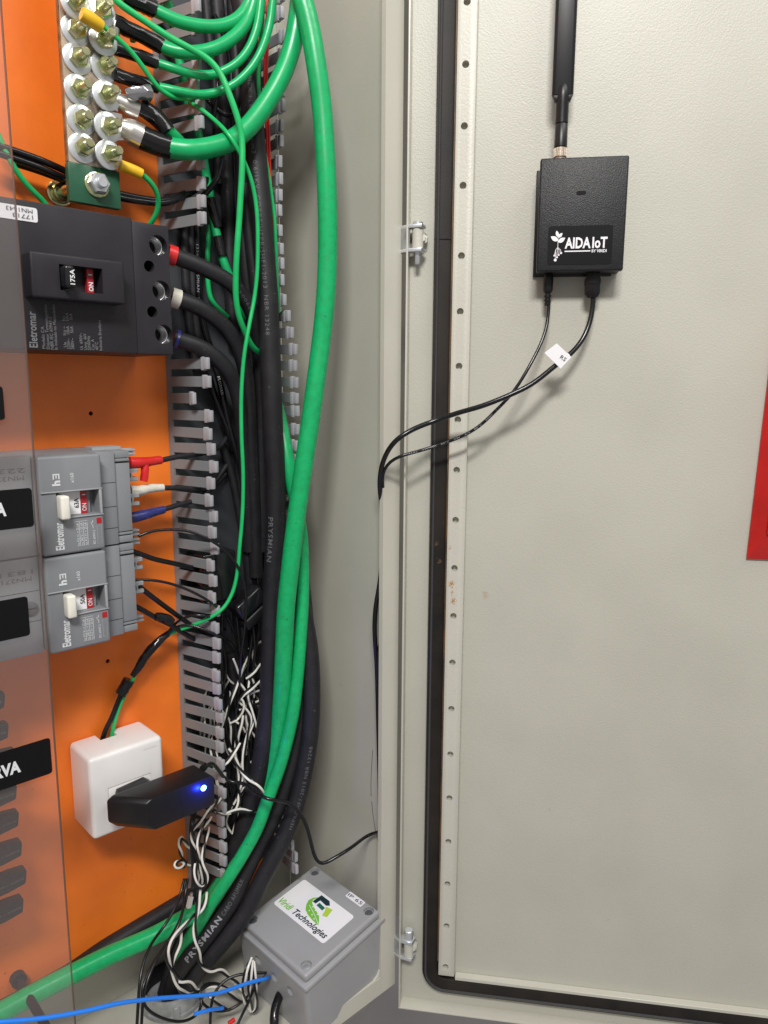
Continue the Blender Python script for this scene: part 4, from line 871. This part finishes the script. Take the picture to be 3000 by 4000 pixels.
cut.cyl((-W2-12, -28, -32), (-W2+20, -28, -32), 5.0, seg=20)
MB().box(-W2-3, W2+3, -L2-3, L2+3, -78, -15.2, 5, 4, edges=2).build('base', 'box_grey', jb, frame=BX, cuts=cut)
# sticker: corners measured on the lid
def lidpt(u, v):
    d = ray(u, v); n = BM @ V((0, 0, 1)); t = (BC-CAM).dot(n)/d.dot(n); return BM.transposed() @ (CAM+d*t-BC)
sA, sB, sC = lidpt(1196, 3434), lidpt(1386, 3588), lidpt(1069, 3522)
sx0, sx1 = lidpt(1069, 3522).x*.5+lidpt(1253, 3689).x*.5, (sA.x+sB.x)/2
sy0, sy1 = (lidpt(1386, 3588).y+lidpt(1253, 3689).y)/2, (sA.y+sC.y)/2
stk = MB().box(sx0, sx1, sy0, sy1, 0.02, .25, 3.0, 4, edges=2).build('company_sticker', 'label_white', jb, frame=BX)
def bw(s_, x, ya, yb, hgt, m_, par, bold=0, shear=0): # written towards the room, letters' tops to +x
    return write(s_, BX(V((x, ya, .3))), BX(V((x, yb, .3))), hgt, BM @ V((0, 0, 1)), m_, par, bold, shear=shear)
SL = sy1-sy0; SW = sx1-sx0
bw('Viridi', sx0+SW*.10, sy1-SL*.03, sy1-SL*.27, SW*.17, 'logo_green', stk, .02, .25)
bw('Technologies', sx0+SW*.10, sy1-SL*.32, sy1-SL*.955, SW*.165, 'logo_navy', stk, .02, .25)
def logo(pts, m_, dz=.32, name='logo_shape'):
    # p: fraction along the text direction, q: fraction of the height
    P = [BX(V((sx0+SW*q, sy1-SL*p, dz))) for p, q in pts]
    mb = MB(); mb.poly(P); return mb.build(name, m_, stk)
logo([(.36, .50), (.33, .62), (.345, .74), (.40, .84), (.37, .70), (.40, .62), (.47, .56), (.55, .52), (.64, .46), (.70, .36), (.74, .27), (.62, .28), (.50, .32), (.42, .38)], 'logo_green')
logo([(.385, .66), (.40, .93), (.56, .93), (.62, .84), (.58, .78), (.455, .80), (.445, .66)], 'logo_navy', .36)
logo([(.475, .64), (.475, .74), (.60, .72), (.60, .62)], 'logo_teal', .38)
logo([(.59, .76), (.70, .80), (.73, .56), (.66, .52), (.63, .66)], 'logo_lime', .34)
MB().tube([BX(V((sx0+SW*q, sy1-SL*p, .4))) for p, q in ((.40, .53), (.48, .48), (.57, .42), (.66, .35), (.72, .29))], .35, 4).build('leaf_vein', 'label_white', stk)
for p, q in ((.46, .55), (.53, .52), (.60, .47), (.47, .42), (.55, .38), (.62, .33)):
    MB().cyl(BX(V((sx0+SW*q, sy1-SL*p, .2))), BX(V((sx0+SW*q, sy1-SL*p, .45))), .75, seg=8).build('leaf_dot', 'label_white', stk)
i0, i1 = lidpt(1361, 3495), lidpt(1417, 3529)
ip = MB().box(i0.x-3.4, i0.x+4.4, i1.y-1.5, i0.y+1.5, .02, .2, .8, 2, edges=2).build('rating_sticker', 'label_white', jb, frame=BX)
bw('IP 65', i0.x-1.6, i0.y, i1.y-.2, 4.0, 'print_black', ip, .0)
cable('black_lead', px([(1103, 3868, 97), (1085, 3905, 103), (1074, 3945, 108), (1070, 4000, 114), (1072, 4060, 118)]), 4.4, 'tape_black', 'thick black taped cable hanging out of the grey box at the bottom edge', 'cable', lump=.05, seg=12)
cable('blue_wire', px([(1106, 3862, 92), (1098, 3876, 98), (1090, 3890, 101)]), 2.0, 'wire_blue', 'blue core peeping out of the thick taped cable at the box', 'wire')
cable('black_lead', [BX(V((W2+2, -48, -40))), atx(1462, 3795, 478), atx(1440, 3850, 476)+V((0, -8, 0))], 1.6, 'cable_gloss', 'black cable squeezed between the grey box and the frame corner', 'wire', LW)

# ================================================================== CLEAR COVER WITH LABELS
ac = thing('clear_cover', (100, -98, -560), 'clear acrylic safety cover over the left part of the breakers', 'cover')
AX = 177.0
MB().box(-260, AX, 97, 100, -560, 400).build('acrylic_sheet', 'acrylic', ac, frame=PAN)
MB().box(AX+.05, AX+.5, 97, 100, -560, 400).build('sheet_edge', 'acrylic_edge', ac, frame=PAN)
def label(zt, zb, xr, text_, x1, zbase, hgt, w_, lb):
    t = MB().box(xr-90, xr, 100.2, 100.5, zb, zt, 2.2, 3, edges=1).build('label_plate', 'label_black', None, frame=PAN, org=(xr-45, -100.2, zb))
    tag(t, lb, 'label', 'black labels on the clear cover')
    if text_: write(text_, V((x1-w_, -100.6, zbase)), V((x1, -100.6, zbase)), hgt, NP, 'print_white', t, .045)
p0, p1 = at(193, 2880, 100), at(212, 3015, 100); q1 = at(81, 3014, 100)
label(p0.z, p1.z, p0.x+.2, 'RESERVA', q1.x, q1.z+.8, 8.4, 37, 'black label with white capitals ending in RVA, on the clear cover')
p0, p1 = at(122, 1905, 100), at(122, 2057, 100); q1 = at(24, 2012, 100)
label(p0.z, p1.z, p0.x, '63A', q1.x, q1.z, 8.6, 14, 'black label with a white capital A in front of the upper grey breaker')
p0, p1 = at(106, 2328, 100), at(109, 2482, 100)
label(p0.z, p1.z, p0.x, '', 0, 0, 0, 0, 'blank black label in front of the lower grey breaker')
p0, p1 = at(9, 1508, 100), at(9, 1640, 100)
label(p0.z, p1.z, p0.x, '', 0, 0, 0, 0, 'blank black label on the left margin below the black breaker')
sp = at(66, 3816, 0)
so = thing('cover_standoff', (sp.x, 0, sp.z), 'dark threaded standoff rod holding the clear cover, bottom left', 'standoff')
MB().lathe((sp.x, 0, sp.z), (0, -1, 0), [(0, 6.4), (7, 6.4), (7.2, 3.6), (96, 3.6)], 18).build('rod', 'breaker_dark', so)
MB().lathe((sp.x, -100.2, sp.z), (0, -1, 0), [(0, 8), (1.5, 8), (1.6, 5.5), (6, 5.5)], 20).build('cap_nut', 'zinc', so)
# taped cable ends behind the cover
for u, v, n_ in ((16, 2724, 'first'), (30, 2842, 'second'), (58, 2945, 'third'), (62, 3080, 'fourth'), (70, 3185, 'fifth'), (82, 3300, 'sixth'), (100, 3408, 'seventh'), (88, 3520, 'eighth')):
    e = at(u, v, 48)
    t = MB()                                     # flattened, kinked shrink boot with a square-cut end
    t.prism([(-70, -9), (-34, -7.5), (-15, -8.5), (-1.5, -6.5), (0, 5.2), (-13, 6.6), (-21, 5.2), (-40, 8.0), (-70, 7)], -5.5, 5.5, lambda p, q, tt: e+V((p, tt, q)), 1.6)
    o = t.build('cable_boot', 'black_plastic', None, org=e)
    tag(o, n_+' black shrink boot from the top in the row behind the clear cover', 'cable boot', 'black shrink boots behind the cover')
    write('VW-1 SLEEVE', e+V((-23, -5.6, -2)), e+V((-3, -5.6, -1.5)), 1.7, NP, 'print_grey', o)

# ================================================================== DOOR
dr = thing('cabinet_door', DH+V((0, 0, -668)), 'wide open beige cabinet door filling the right half, seen from inside', 'door')
MB().box(-4, 520, -2, 0, -655, 900).build('door_skin', 'door_paint', dr, frame=DOOR)
MB().box(-4.2, -2.4, -2, 15, -655, 900, .5, 2).build('side_flange', 'frame_paint', dr, frame=DOOR)
MB().box(-4.2, 520, -2, 15, -656.8, -655.1, .4, 2).build('bottom_flange', 'frame_paint', dr, frame=DOOR)
# gasket: rounded foam channel with a corner
def gasket_path(off, rad=24):
    pts = []; s = 20.5+off; zb = -637+off; r_ = rad-off
    pts.append((s, 900)); z = 900
    while z > zb+r_+30: z -= 30; pts.append((s, z))
    for a_ in range(0, 91, 10):
        pts.append((s+r_-r_*math.cos(R(a_)), zb+r_-r_*math.sin(R(a_))))
    x = s+r_
    while x < 520: x += 30; pts.append((x, zb))
    return pts
def channel(prof, name, m_):
    mb = MB(); rows = []
    for off, k in prof: rows.append([mb.bm.verts.new((s, k, z)) for s, z in gasket_path(off)])
    n = min(len(r) for r in rows)
    for a_, b_2 in zip(rows, rows[1:]):
        for i in range(n-1): mb.bm.faces.new((a_[i], a_[i+1], b_2[i+1], b_2[i]))
    return mb.build(name, m_, dr, frame=DOOR)
channel([(-.6, .1), (-.4, 6), (.5, 8.0), (1.8, 8.0)], 'gasket_edge', 'gasket_foam')
channel([(1.8, 8.0), (2.3, 9.3), (3.1, 9.7), (3.9, 9.3), (4.4, 8.0)], 'gasket_ridge', 'gasket_ridge')
channel([(4.4, 7.8), (5, 7.6), (13.5, 7.4), (15.6, 6.2), (16.2, .1)], 'gasket', 'gasket_foam')
MB().box(16, 17.5, .2, 7.6, -600, 900).build('glue_line', 'gasket_brown', dr, frame=lambda c: DOOR(V((c.x+20, c.y, c.z))))
# rail with holes
cut = MB()
HZ = [321.2+49*j for j in range(1, 5)]+[321.2, 272.5, 223.2, 174.5, 115.3, 67.1, 18.6, -29.9, -76.7, -124.2, -170.9, -218.5, -265.7, -313.7, -361.9, -409.4, -457.7, -505.5, -554.0, -602.1]
for z in HZ: cut.cyl((45.2, 6, z), (45.2, 20, z), 3.1, seg=16)
rl = MB().box(37.6, 54.4, .2, 12, -613, 900, .7, 2).build('perforated_rail', 'rail_paint', dr, frame=DOOR, cuts=cut)
MB().box(55, 520, .1, 8, -620.4, -616.5, .5, 1).build('bottom_rail', 'rail_paint', dr, frame=DOOR)
cv = MB()
cv.box(20.2, 36, 7.9, 8.3, 130.6, 131.2)
cv.build('gasket_split', 'black_deep', dr, frame=DOOR)

def rel(u, v, k):                              # a spot seen on the door, in the door's own coordinates
    return tuple((atd(u, v, k)-ORG[dr])*S)
stain(MATS['rail_paint'], [(rel(1763, 2282, 12), (.009, .009, .012), 1.5), (rel(1771, 2348, 12), (.008, .008, .009), 1.6), (rel(1758, 2142, 12), (.009, .009, .014), 1.15), (rel(1766, 2315, 12), (.006, .006, .014), 1.3)], (.38, .20, .07), 900, .60)
stain(MATS['gasket_foam'], [(rel(1725, 2050, 7), (.007, .007, .014), 1.25), (rel(1705, 2126, 7), (.008, .008, .016), 1.2), (rel(1715, 2189, 7), (.008, .008, .012), 1.35)], (.085, .05, .024), 420, .58)
stain(MATS['door_paint'], [(rel(1897, 2325, 0), (.012, .012, .016), 1.3)], (.40, .33, .22), 900, .57)
BIG = [((0, 0, 0), (9, 9, 9), 1.0)]
stain(MATS['cable_green'], BIG, (.10, .50, .25), 620, .72, .02)
stain(MATS['cable_green_dirty'], BIG, (.12, .50, .27), 640, .70, .03)
stain(MATS['cable_green_dirty'], BIG, (.02, .12, .05), 410, .69, .02)
stain(MATS['cable_black'], BIG, (.075, .075, .078), 480, .69, .02)
stain(MATS['orange_paint'], BIG, (.30, .07, .012), 330, .70, .015)
stain(MATS['door_paint'], BIG, (.27, .26, .21), 300, .735, .012)
stain(MATS['cabinet_paint'], [((.28, 0, .3), (.4, .4, .5), 1.0)], (.26, .25, .21), 160, .70, .03)
# hinges -------------------------------------------------------------------
def hinge(v_top, v_pt, v_pb, v_bot, lbl, u=1632):
    pv = at(u, (v_pt+v_pb)/2, 153); z0, z1 = at(u, v_pb, 153).z, at(u, v_pt, 153).z
    t = thing('hinge', (pv.x, pv.y, z0), lbl, 'hinge', 'door hinges')
    fx = LX+21
    def plate(z):
        mb = MB(); pts = [(fx-1, -138), (fx-1, -149), (pv.x-3, pv.y-7.2), (pv.x+6.5, pv.y-4), (pv.x+6.5, pv.y+5), (pv.x-1, pv.y+7.5), (fx+5, -138)]
        mb.prism(pts, z, z+3, lambda p, q, tt: (p, q, tt), .3); mb.build('bracket_plate', 'zinc', t)
    plate(z1); plate(z0-3)
    MB().box(fx-1, fx+1.5, -149, -138, z0, z1).build('bracket_back', 'galvanised', t)
    MB().lathe((pv.x, pv.y, z0+.4), (0, 0, 1), [(0, 5.1), (z1-z0-.8, 5.1)], 20).build('barrel', 'rail_paint', t)
    e = door(9, 3, 0); c_ = V((pv.x, pv.y, 0))
    mb = MB(); d_ = (e-c_).normalized(); s_ = V((-d_.y, d_.x, 0))*3.2
    q = [c_+s_, c_-s_, e-s_, e+s_]
    mb.prism([(a_.x, a_.y) for a_ in q], z0+3, z1-3, lambda p, qq, tt: (p, qq, tt), .5); mb.build('door_knuckle', 'rail_paint', t)
    zp0, zp1 = at(u, v_bot, 153).z, at(u, v_top, 153).z
    MB().lathe((pv.x, pv.y, zp0), (0, 0, 1), [(0, 2.0), (.8, 2.5), (z1-zp0+2.9, 2.5), (z1-zp0+3, 4.6), (zp1-zp0-.5, 4.6), (zp1-zp0, 4)], 18).build('pin', 'zinc', t)
    MB().lathe(door(10, 4, (z0+z1)/2), DN, [(0, 4.6), (5, 4.6), (5.2, 3), (8, 3)], 6).build('fixing_screw', 'rail_paint', t)
hinge(866, 893, 972, 1033, 'upper hinge between the frame and the open door')
hinge(3632, 3676, 3728, 3738, 'lower hinge with its round pin head, near the bottom corner', 1596)

# red frame on the door -----------------------------------------------------
rf = thing('red_sign', door(305, 0, -150), 'bright red sign with a sloping raised border, cut off by the right edge', 'sign')
s0, z0 = dsz(2914, 2180, 0); s1, z1 = dsz(3000, 1460, 0)
tl = (s1-s0)/(z1-z0)
def RF(c): return door(s0+c.x+tl*c.z, c.y, z0+c.z)
mb = MB()
O = [(0, 0), (140, 0), (140, 230), (0, 230)]; I = [(9.5, 22), (130, 22), (130, 208), (9.5, 208)]
vo = [mb.bm.verts.new((a_, .2, b_3)) for a_, b_3 in O]; vf = [mb.bm.verts.new((a_, 2.5, b_3)) for a_, b_3 in O]; vi = [mb.bm.verts.new((a_, 12, b_3)) for a_, b_3 in I]
for i in range(4):
    j = (i+1) % 4; mb.bm.faces.new((vo[i], vo[j], vf[j], vf[i])); mb.bm.faces.new((vf[i], vf[j], vi[j], vi[i]))
mb.bm.faces.new(vo[::-1]); mb.bm.faces.new(vi)
mb.build('bevelled_border', 'red_frame', rf, frame=RF)
MB().box(10.6, 128, 12.1, 15, 25, 206, .8, 2).build('inner_panel', 'wire_red', rf, frame=RF)

# IoT device ----------------------------------------------------------------
S0, S1, Z0, Z1 = 110.6, 182.8, 98.2, 190.0
dv = thing('iot_gateway', door((S0+S1)/2, 0, Z0), 'black textured device box with antenna, fixed to the door', 'gateway')
MB().box(S0, S1, 20, 28, Z0, Z1, 1.6, 3).build('cover', 'black_textured', dv, frame=DOOR)
MB().box(S0+.8, S1-.8, .3, 19.8, Z0+.8, Z1-.8, 1.5, 2).build('body', 'black_textured', dv, frame=DOOR)
MB().box(S0-1.8, S1-6, .2, 3.5, Z0-1.0, Z1-3, .8, 2).build('base_plate', 'black_plastic', dv, frame=DOOR)
la, lb_ = dsz(2271, 753, 28), 0
MB().box(la[0]-4.0, la[0]+4.0, 28.02, 28.35, la[1]-1.5, la[1]+1.5, 1.45, 3, edges=1).build('indicator_window', 'black_gloss', dv, frame=DOOR)
c0, c1 = dsz(2143, 884, 28), dsz(2388, 1030, 28)
pt_ = MB().box(c0[0], c1[0], 28.02, 28.3, c1[1]-.3, c0[1], 2.0, 3, edges=1).build('nameplate', 'label_black', dv, frame=DOOR)
NW, NH = c1[0]-c0[0], c0[1]-c1[1]
def nw_(s_, x0, x1, y, hgt, bold=0):
    return write(s_, door(c0[0]+NW*x0, 28.35, c1[1]+NH*y), door(c0[0]+NW*x1, 28.35, c1[1]+NH*y), hgt*NH, DN, 'label_white', pt_, bold)
nw_('AIDA', .265, .665, .42, .27, .03); nw_('IoT', .69, .92, .42, .27, .03); nw_('BY VIRIDI', .685, .915, .30, .075, .02)
MB().box(c0[0]+NW*.265, c0[0]+NW*.665, 28.34, 28.42, c1[1]+NH*.325, c1[1]+NH*.355).build('underline', 'label_white', pt_, frame=DOOR)
def leaf(cx, cy, ang, ln, wd):
    P = []
    for j in range(14):
        t = j/14*2*math.pi; a_ = (1-math.cos(t))/2; w_ = math.sin(t)*wd*(1-.35*a_)*(math.sin(math.pi*max(.0001, min(1, a_)))**.3)
        x = a_*ln*math.cos(ang)-w_*math.sin(ang); y = a_*ln*math.sin(ang)+w_*math.cos(ang)
        P.append(door(c0[0]+NW*cx+x, 28.4, c1[1]+NH*cy+y))
    MB().poly(P).build('leaf_mark', 'label_white', pt_)
leaf(.155, .62, R(150), 7.0, 2.3); leaf(.16, .58, R(32), 6.6, 2.2); leaf(.152, .72, R(105), 5.2, 1.6); leaf(.16, .70, R(50), 4.8, 1.6)
def line(pts, r=.28):
    MB().tube([door(c0[0]+NW*a_, 28.42, c1[1]+NH*b_4) for a_, b_4 in pts], r, 4).build('root_mark', 'label_white', pt_)
line([(.155, .72), (.157, .55), (.155, .42)]); line([(.155, .44), (.125, .38), (.115, .28), (.108, .24)]); line([(.155, .42), (.15, .30), (.148, .2)]); line([(.155, .43), (.18, .36), (.175, .26)]); line([(.16, .44), (.20, .38), (.21, .31)]); line([(.125, .36), (.128, .25), (.125, .14)])
for x, y, r_ in ((.108, .235, .8), (.15, .19, .8), (.176, .25, .8), (.212, .30, .9), (.125, .12, 1.2)):
    MB().cyl(door(c0[0]+NW*x, 28.3, c1[1]+NH*y), door(c0[0]+NW*x, 28.5, c1[1]+NH*y), r_, seg=12).build('root_mark', 'label_white', pt_)
# antenna
an = thing('antenna', door(126, 18, 190), 'black paddle antenna standing on the device, top cut off by the photo', 'antenna')
AS, AK = 127.2, 19
MB().box(AS-9.0, AS+8.6, AK-3.2, AK+3.2, 239, 420, 2.8, 3).prism([(AS-8.6, 241), (AS-6.6, 236), (AS+6.2, 236), (AS+8.2, 241)], AK-3, AK+3, lambda p, q, t: (p, t, q), .8).build('paddle', 'black_plastic', an, frame=DOOR)
MB().lathe((AS, AK, 219.2), (0, 0, 1), [(0, 5.3), (15, 5.3), (20, 5.6), (27, 5.0), (31, 3.0)], 20).build('neck', 'black_plastic', an, frame=DOOR)
MB().lathe((AS, AK, 200.5), (0, 0, 1), [(0, 5.4), (17.8, 5.2), (18.3, 4.8)], 20).build('lower_joint', 'black_plastic', an, frame=DOOR)
nt_ = MB()
nt_.lathe((AS, AK, 190.2), (0, 0, 1), [(0, 4.0), (2.2, 4.0), (2.3, 5.3), (9.4, 5.3), (10, 4.7)], 24)
for j in range(20):
    a_ = 2*math.pi*j/20; x, y = AS+5.3*math.cos(a_), AK+5.3*math.sin(a_); nt_.box(x-.25, x+.25, y-.25, y+.25, 192.8, 199.2)
nt_.build('knurled_nut', 'gold_nut', an, frame=DOOR)
# gland and jack
g0 = dsz(2316, 1075, 12)
gl = MB()
gl.lathe((g0[0], 12, Z0+.3), (0, 0, -1), [(0, 6.6), (4.2, 6.6), (4.3, 7.4), (9.5, 7.4), (9.6, 6.9), (14.5, 7.2), (17.5, 6.9), (20.5, 5.0), (21, 2.6)], 6, .3)
gl.build('cable_gland', 'black_plastic', dv, frame=DOOR)
g1 = dsz(2142, 1090, 10)
jk = [(0, 4.0), (3, 4.4), (13, 4.2), (15, 3.4), (15.2, 2.4), (17, 2.4), (17.1, 3.2), (19, 3.2), (19.1, 2.3), (20.6, 2.3), (20.7, 3.0), (22.4, 3.0), (22.5, 2.2), (24, 2.2), (24.1, 2.8), (26, 2.6)]
ca, pa = cable('device_cable', [atd(2318, 1162, 12), atd(2316, 1190, 12), atd(2306, 1254, 14), atd(2275, 1329, 18), atd(2221, 1390, 24), atd(2174, 1424, 28), atd(2086, 1495, 36), atd(2003, 1538, 40), atd(1886, 1585, 42), atd(1798, 1610, 40), atd(1706, 1641, 36), at(1619, 1674, 176), at(1552, 1715, 168), at(1512, 1766, 156), at(1489, 1828, 147), at(1483, 1890, 139), at(1489, 1960, 134), at(1496, 2030, 131), at(1498, 2110, 131), at(1491, 2210, 131), at(1480, 2298, 130), at(1468, 2365, 129), at(1463, 2447, 128), at(1467, 2530, 128), at(1472, 2600, 128), at(1476, 2750, 128), at(1479, 2880, 128), at(1482, 3000, 129), at(1485, 3150, 129), at(1489, 3240, 130)], 2.25, 'cable_gloss',
    'thicker black cable from the device gland, draped left across the hinge side', 'cable', 'device cables', step=4)
cb, pb = cable('device_cable', [atd(2145, 1170, 10), atd(2142, 1220, 11), atd(2136, 1275, 14), atd(2113, 1342, 18), atd(2079, 1410, 24), atd(2038, 1482, 28), atd(1993, 1546, 30), atd(1927, 1613, 32), atd(1886, 1654, 32), atd(1834, 1690, 32), atd(1783, 1713, 32), atd(1706, 1741, 30), at(1629, 1764, 172), at(1563, 1782, 164), at(1522, 1802, 154), at(1498, 1838, 147), at(1494, 1884, 141), at(1502, 1951, 134), at(1512, 2050, 132), at(1512, 2350, 132), at(1495, 2471, 132), at(1478, 2550, 131), at(1480, 2680, 130), at(1492, 2850, 130), at(1508, 3050, 130)], 1.5, 'cable_gloss',
    'thinner black cable from the device jack with tiny white print', 'cable', 'device cables', step=4)
MB().lathe((g1[0], 10, Z0-.5), (0, 0, -1), jk, 16).build('jack_plug', 'black_plastic', cb, frame=DOOR)
s_a, s_b = arc_at(pb, 1960, 1583), arc_at(pb, 1600, 1775)
wrap('4EA2   VW-1SC   80°C   VW   A/S   80°C   300V   FTI', pb, 1.5, s_a, s_b-s_a, 1.5, 'print_pale', cb, flip=True)
# paper flag on the cable
fl = thing('paper_flag', atd(2180, 1395, 30), 'small white paper flag stuck on the thicker device cable', 'cable tag')
fq = [(2127, 1378), (2175, 1341), (2232, 1395), (2190, 1440)]
mb = MB(); A_ = [mb.bm.verts.new(atd(u, v, 33)) for u, v in fq]; B_ = [mb.bm.verts.new(atd(u, v, 32.6)) for u, v in fq]
mb.bm.faces.new(A_); mb.bm.faces.new(B_[::-1])
for i in range(4): mb.bm.faces.new((A_[i], B_[i], B_[(i+1) % 4], A_[(i+1) % 4]))
mb.build('paper', 'label_white', fl)
sA_, sB_ = arc_at(pa, 2222, 1390), arc_at(pa, 2180, 1424)
i0_ = 0; acc = 0; seg_ = []
for i in range(1, len(pa)):
    acc += (pa[i]-pa[i-1]).length
    if sA_-1 <= acc <= sB_+2: seg_.append(pa[i])
if len(seg_) > 2: MB().tube(seg_, 2.75, 14).build('paper_wrap', 'label_white', fl)
a_, b_5 = atd(2184, 1392, 33.3), atd(2207, 1416, 33.3)
write('RS', atd(2186, 1398, 33.2), atd(2206, 1412, 33.2), 3.2, DN, 'print_black', fl)
bpy.context.view_layer.update()
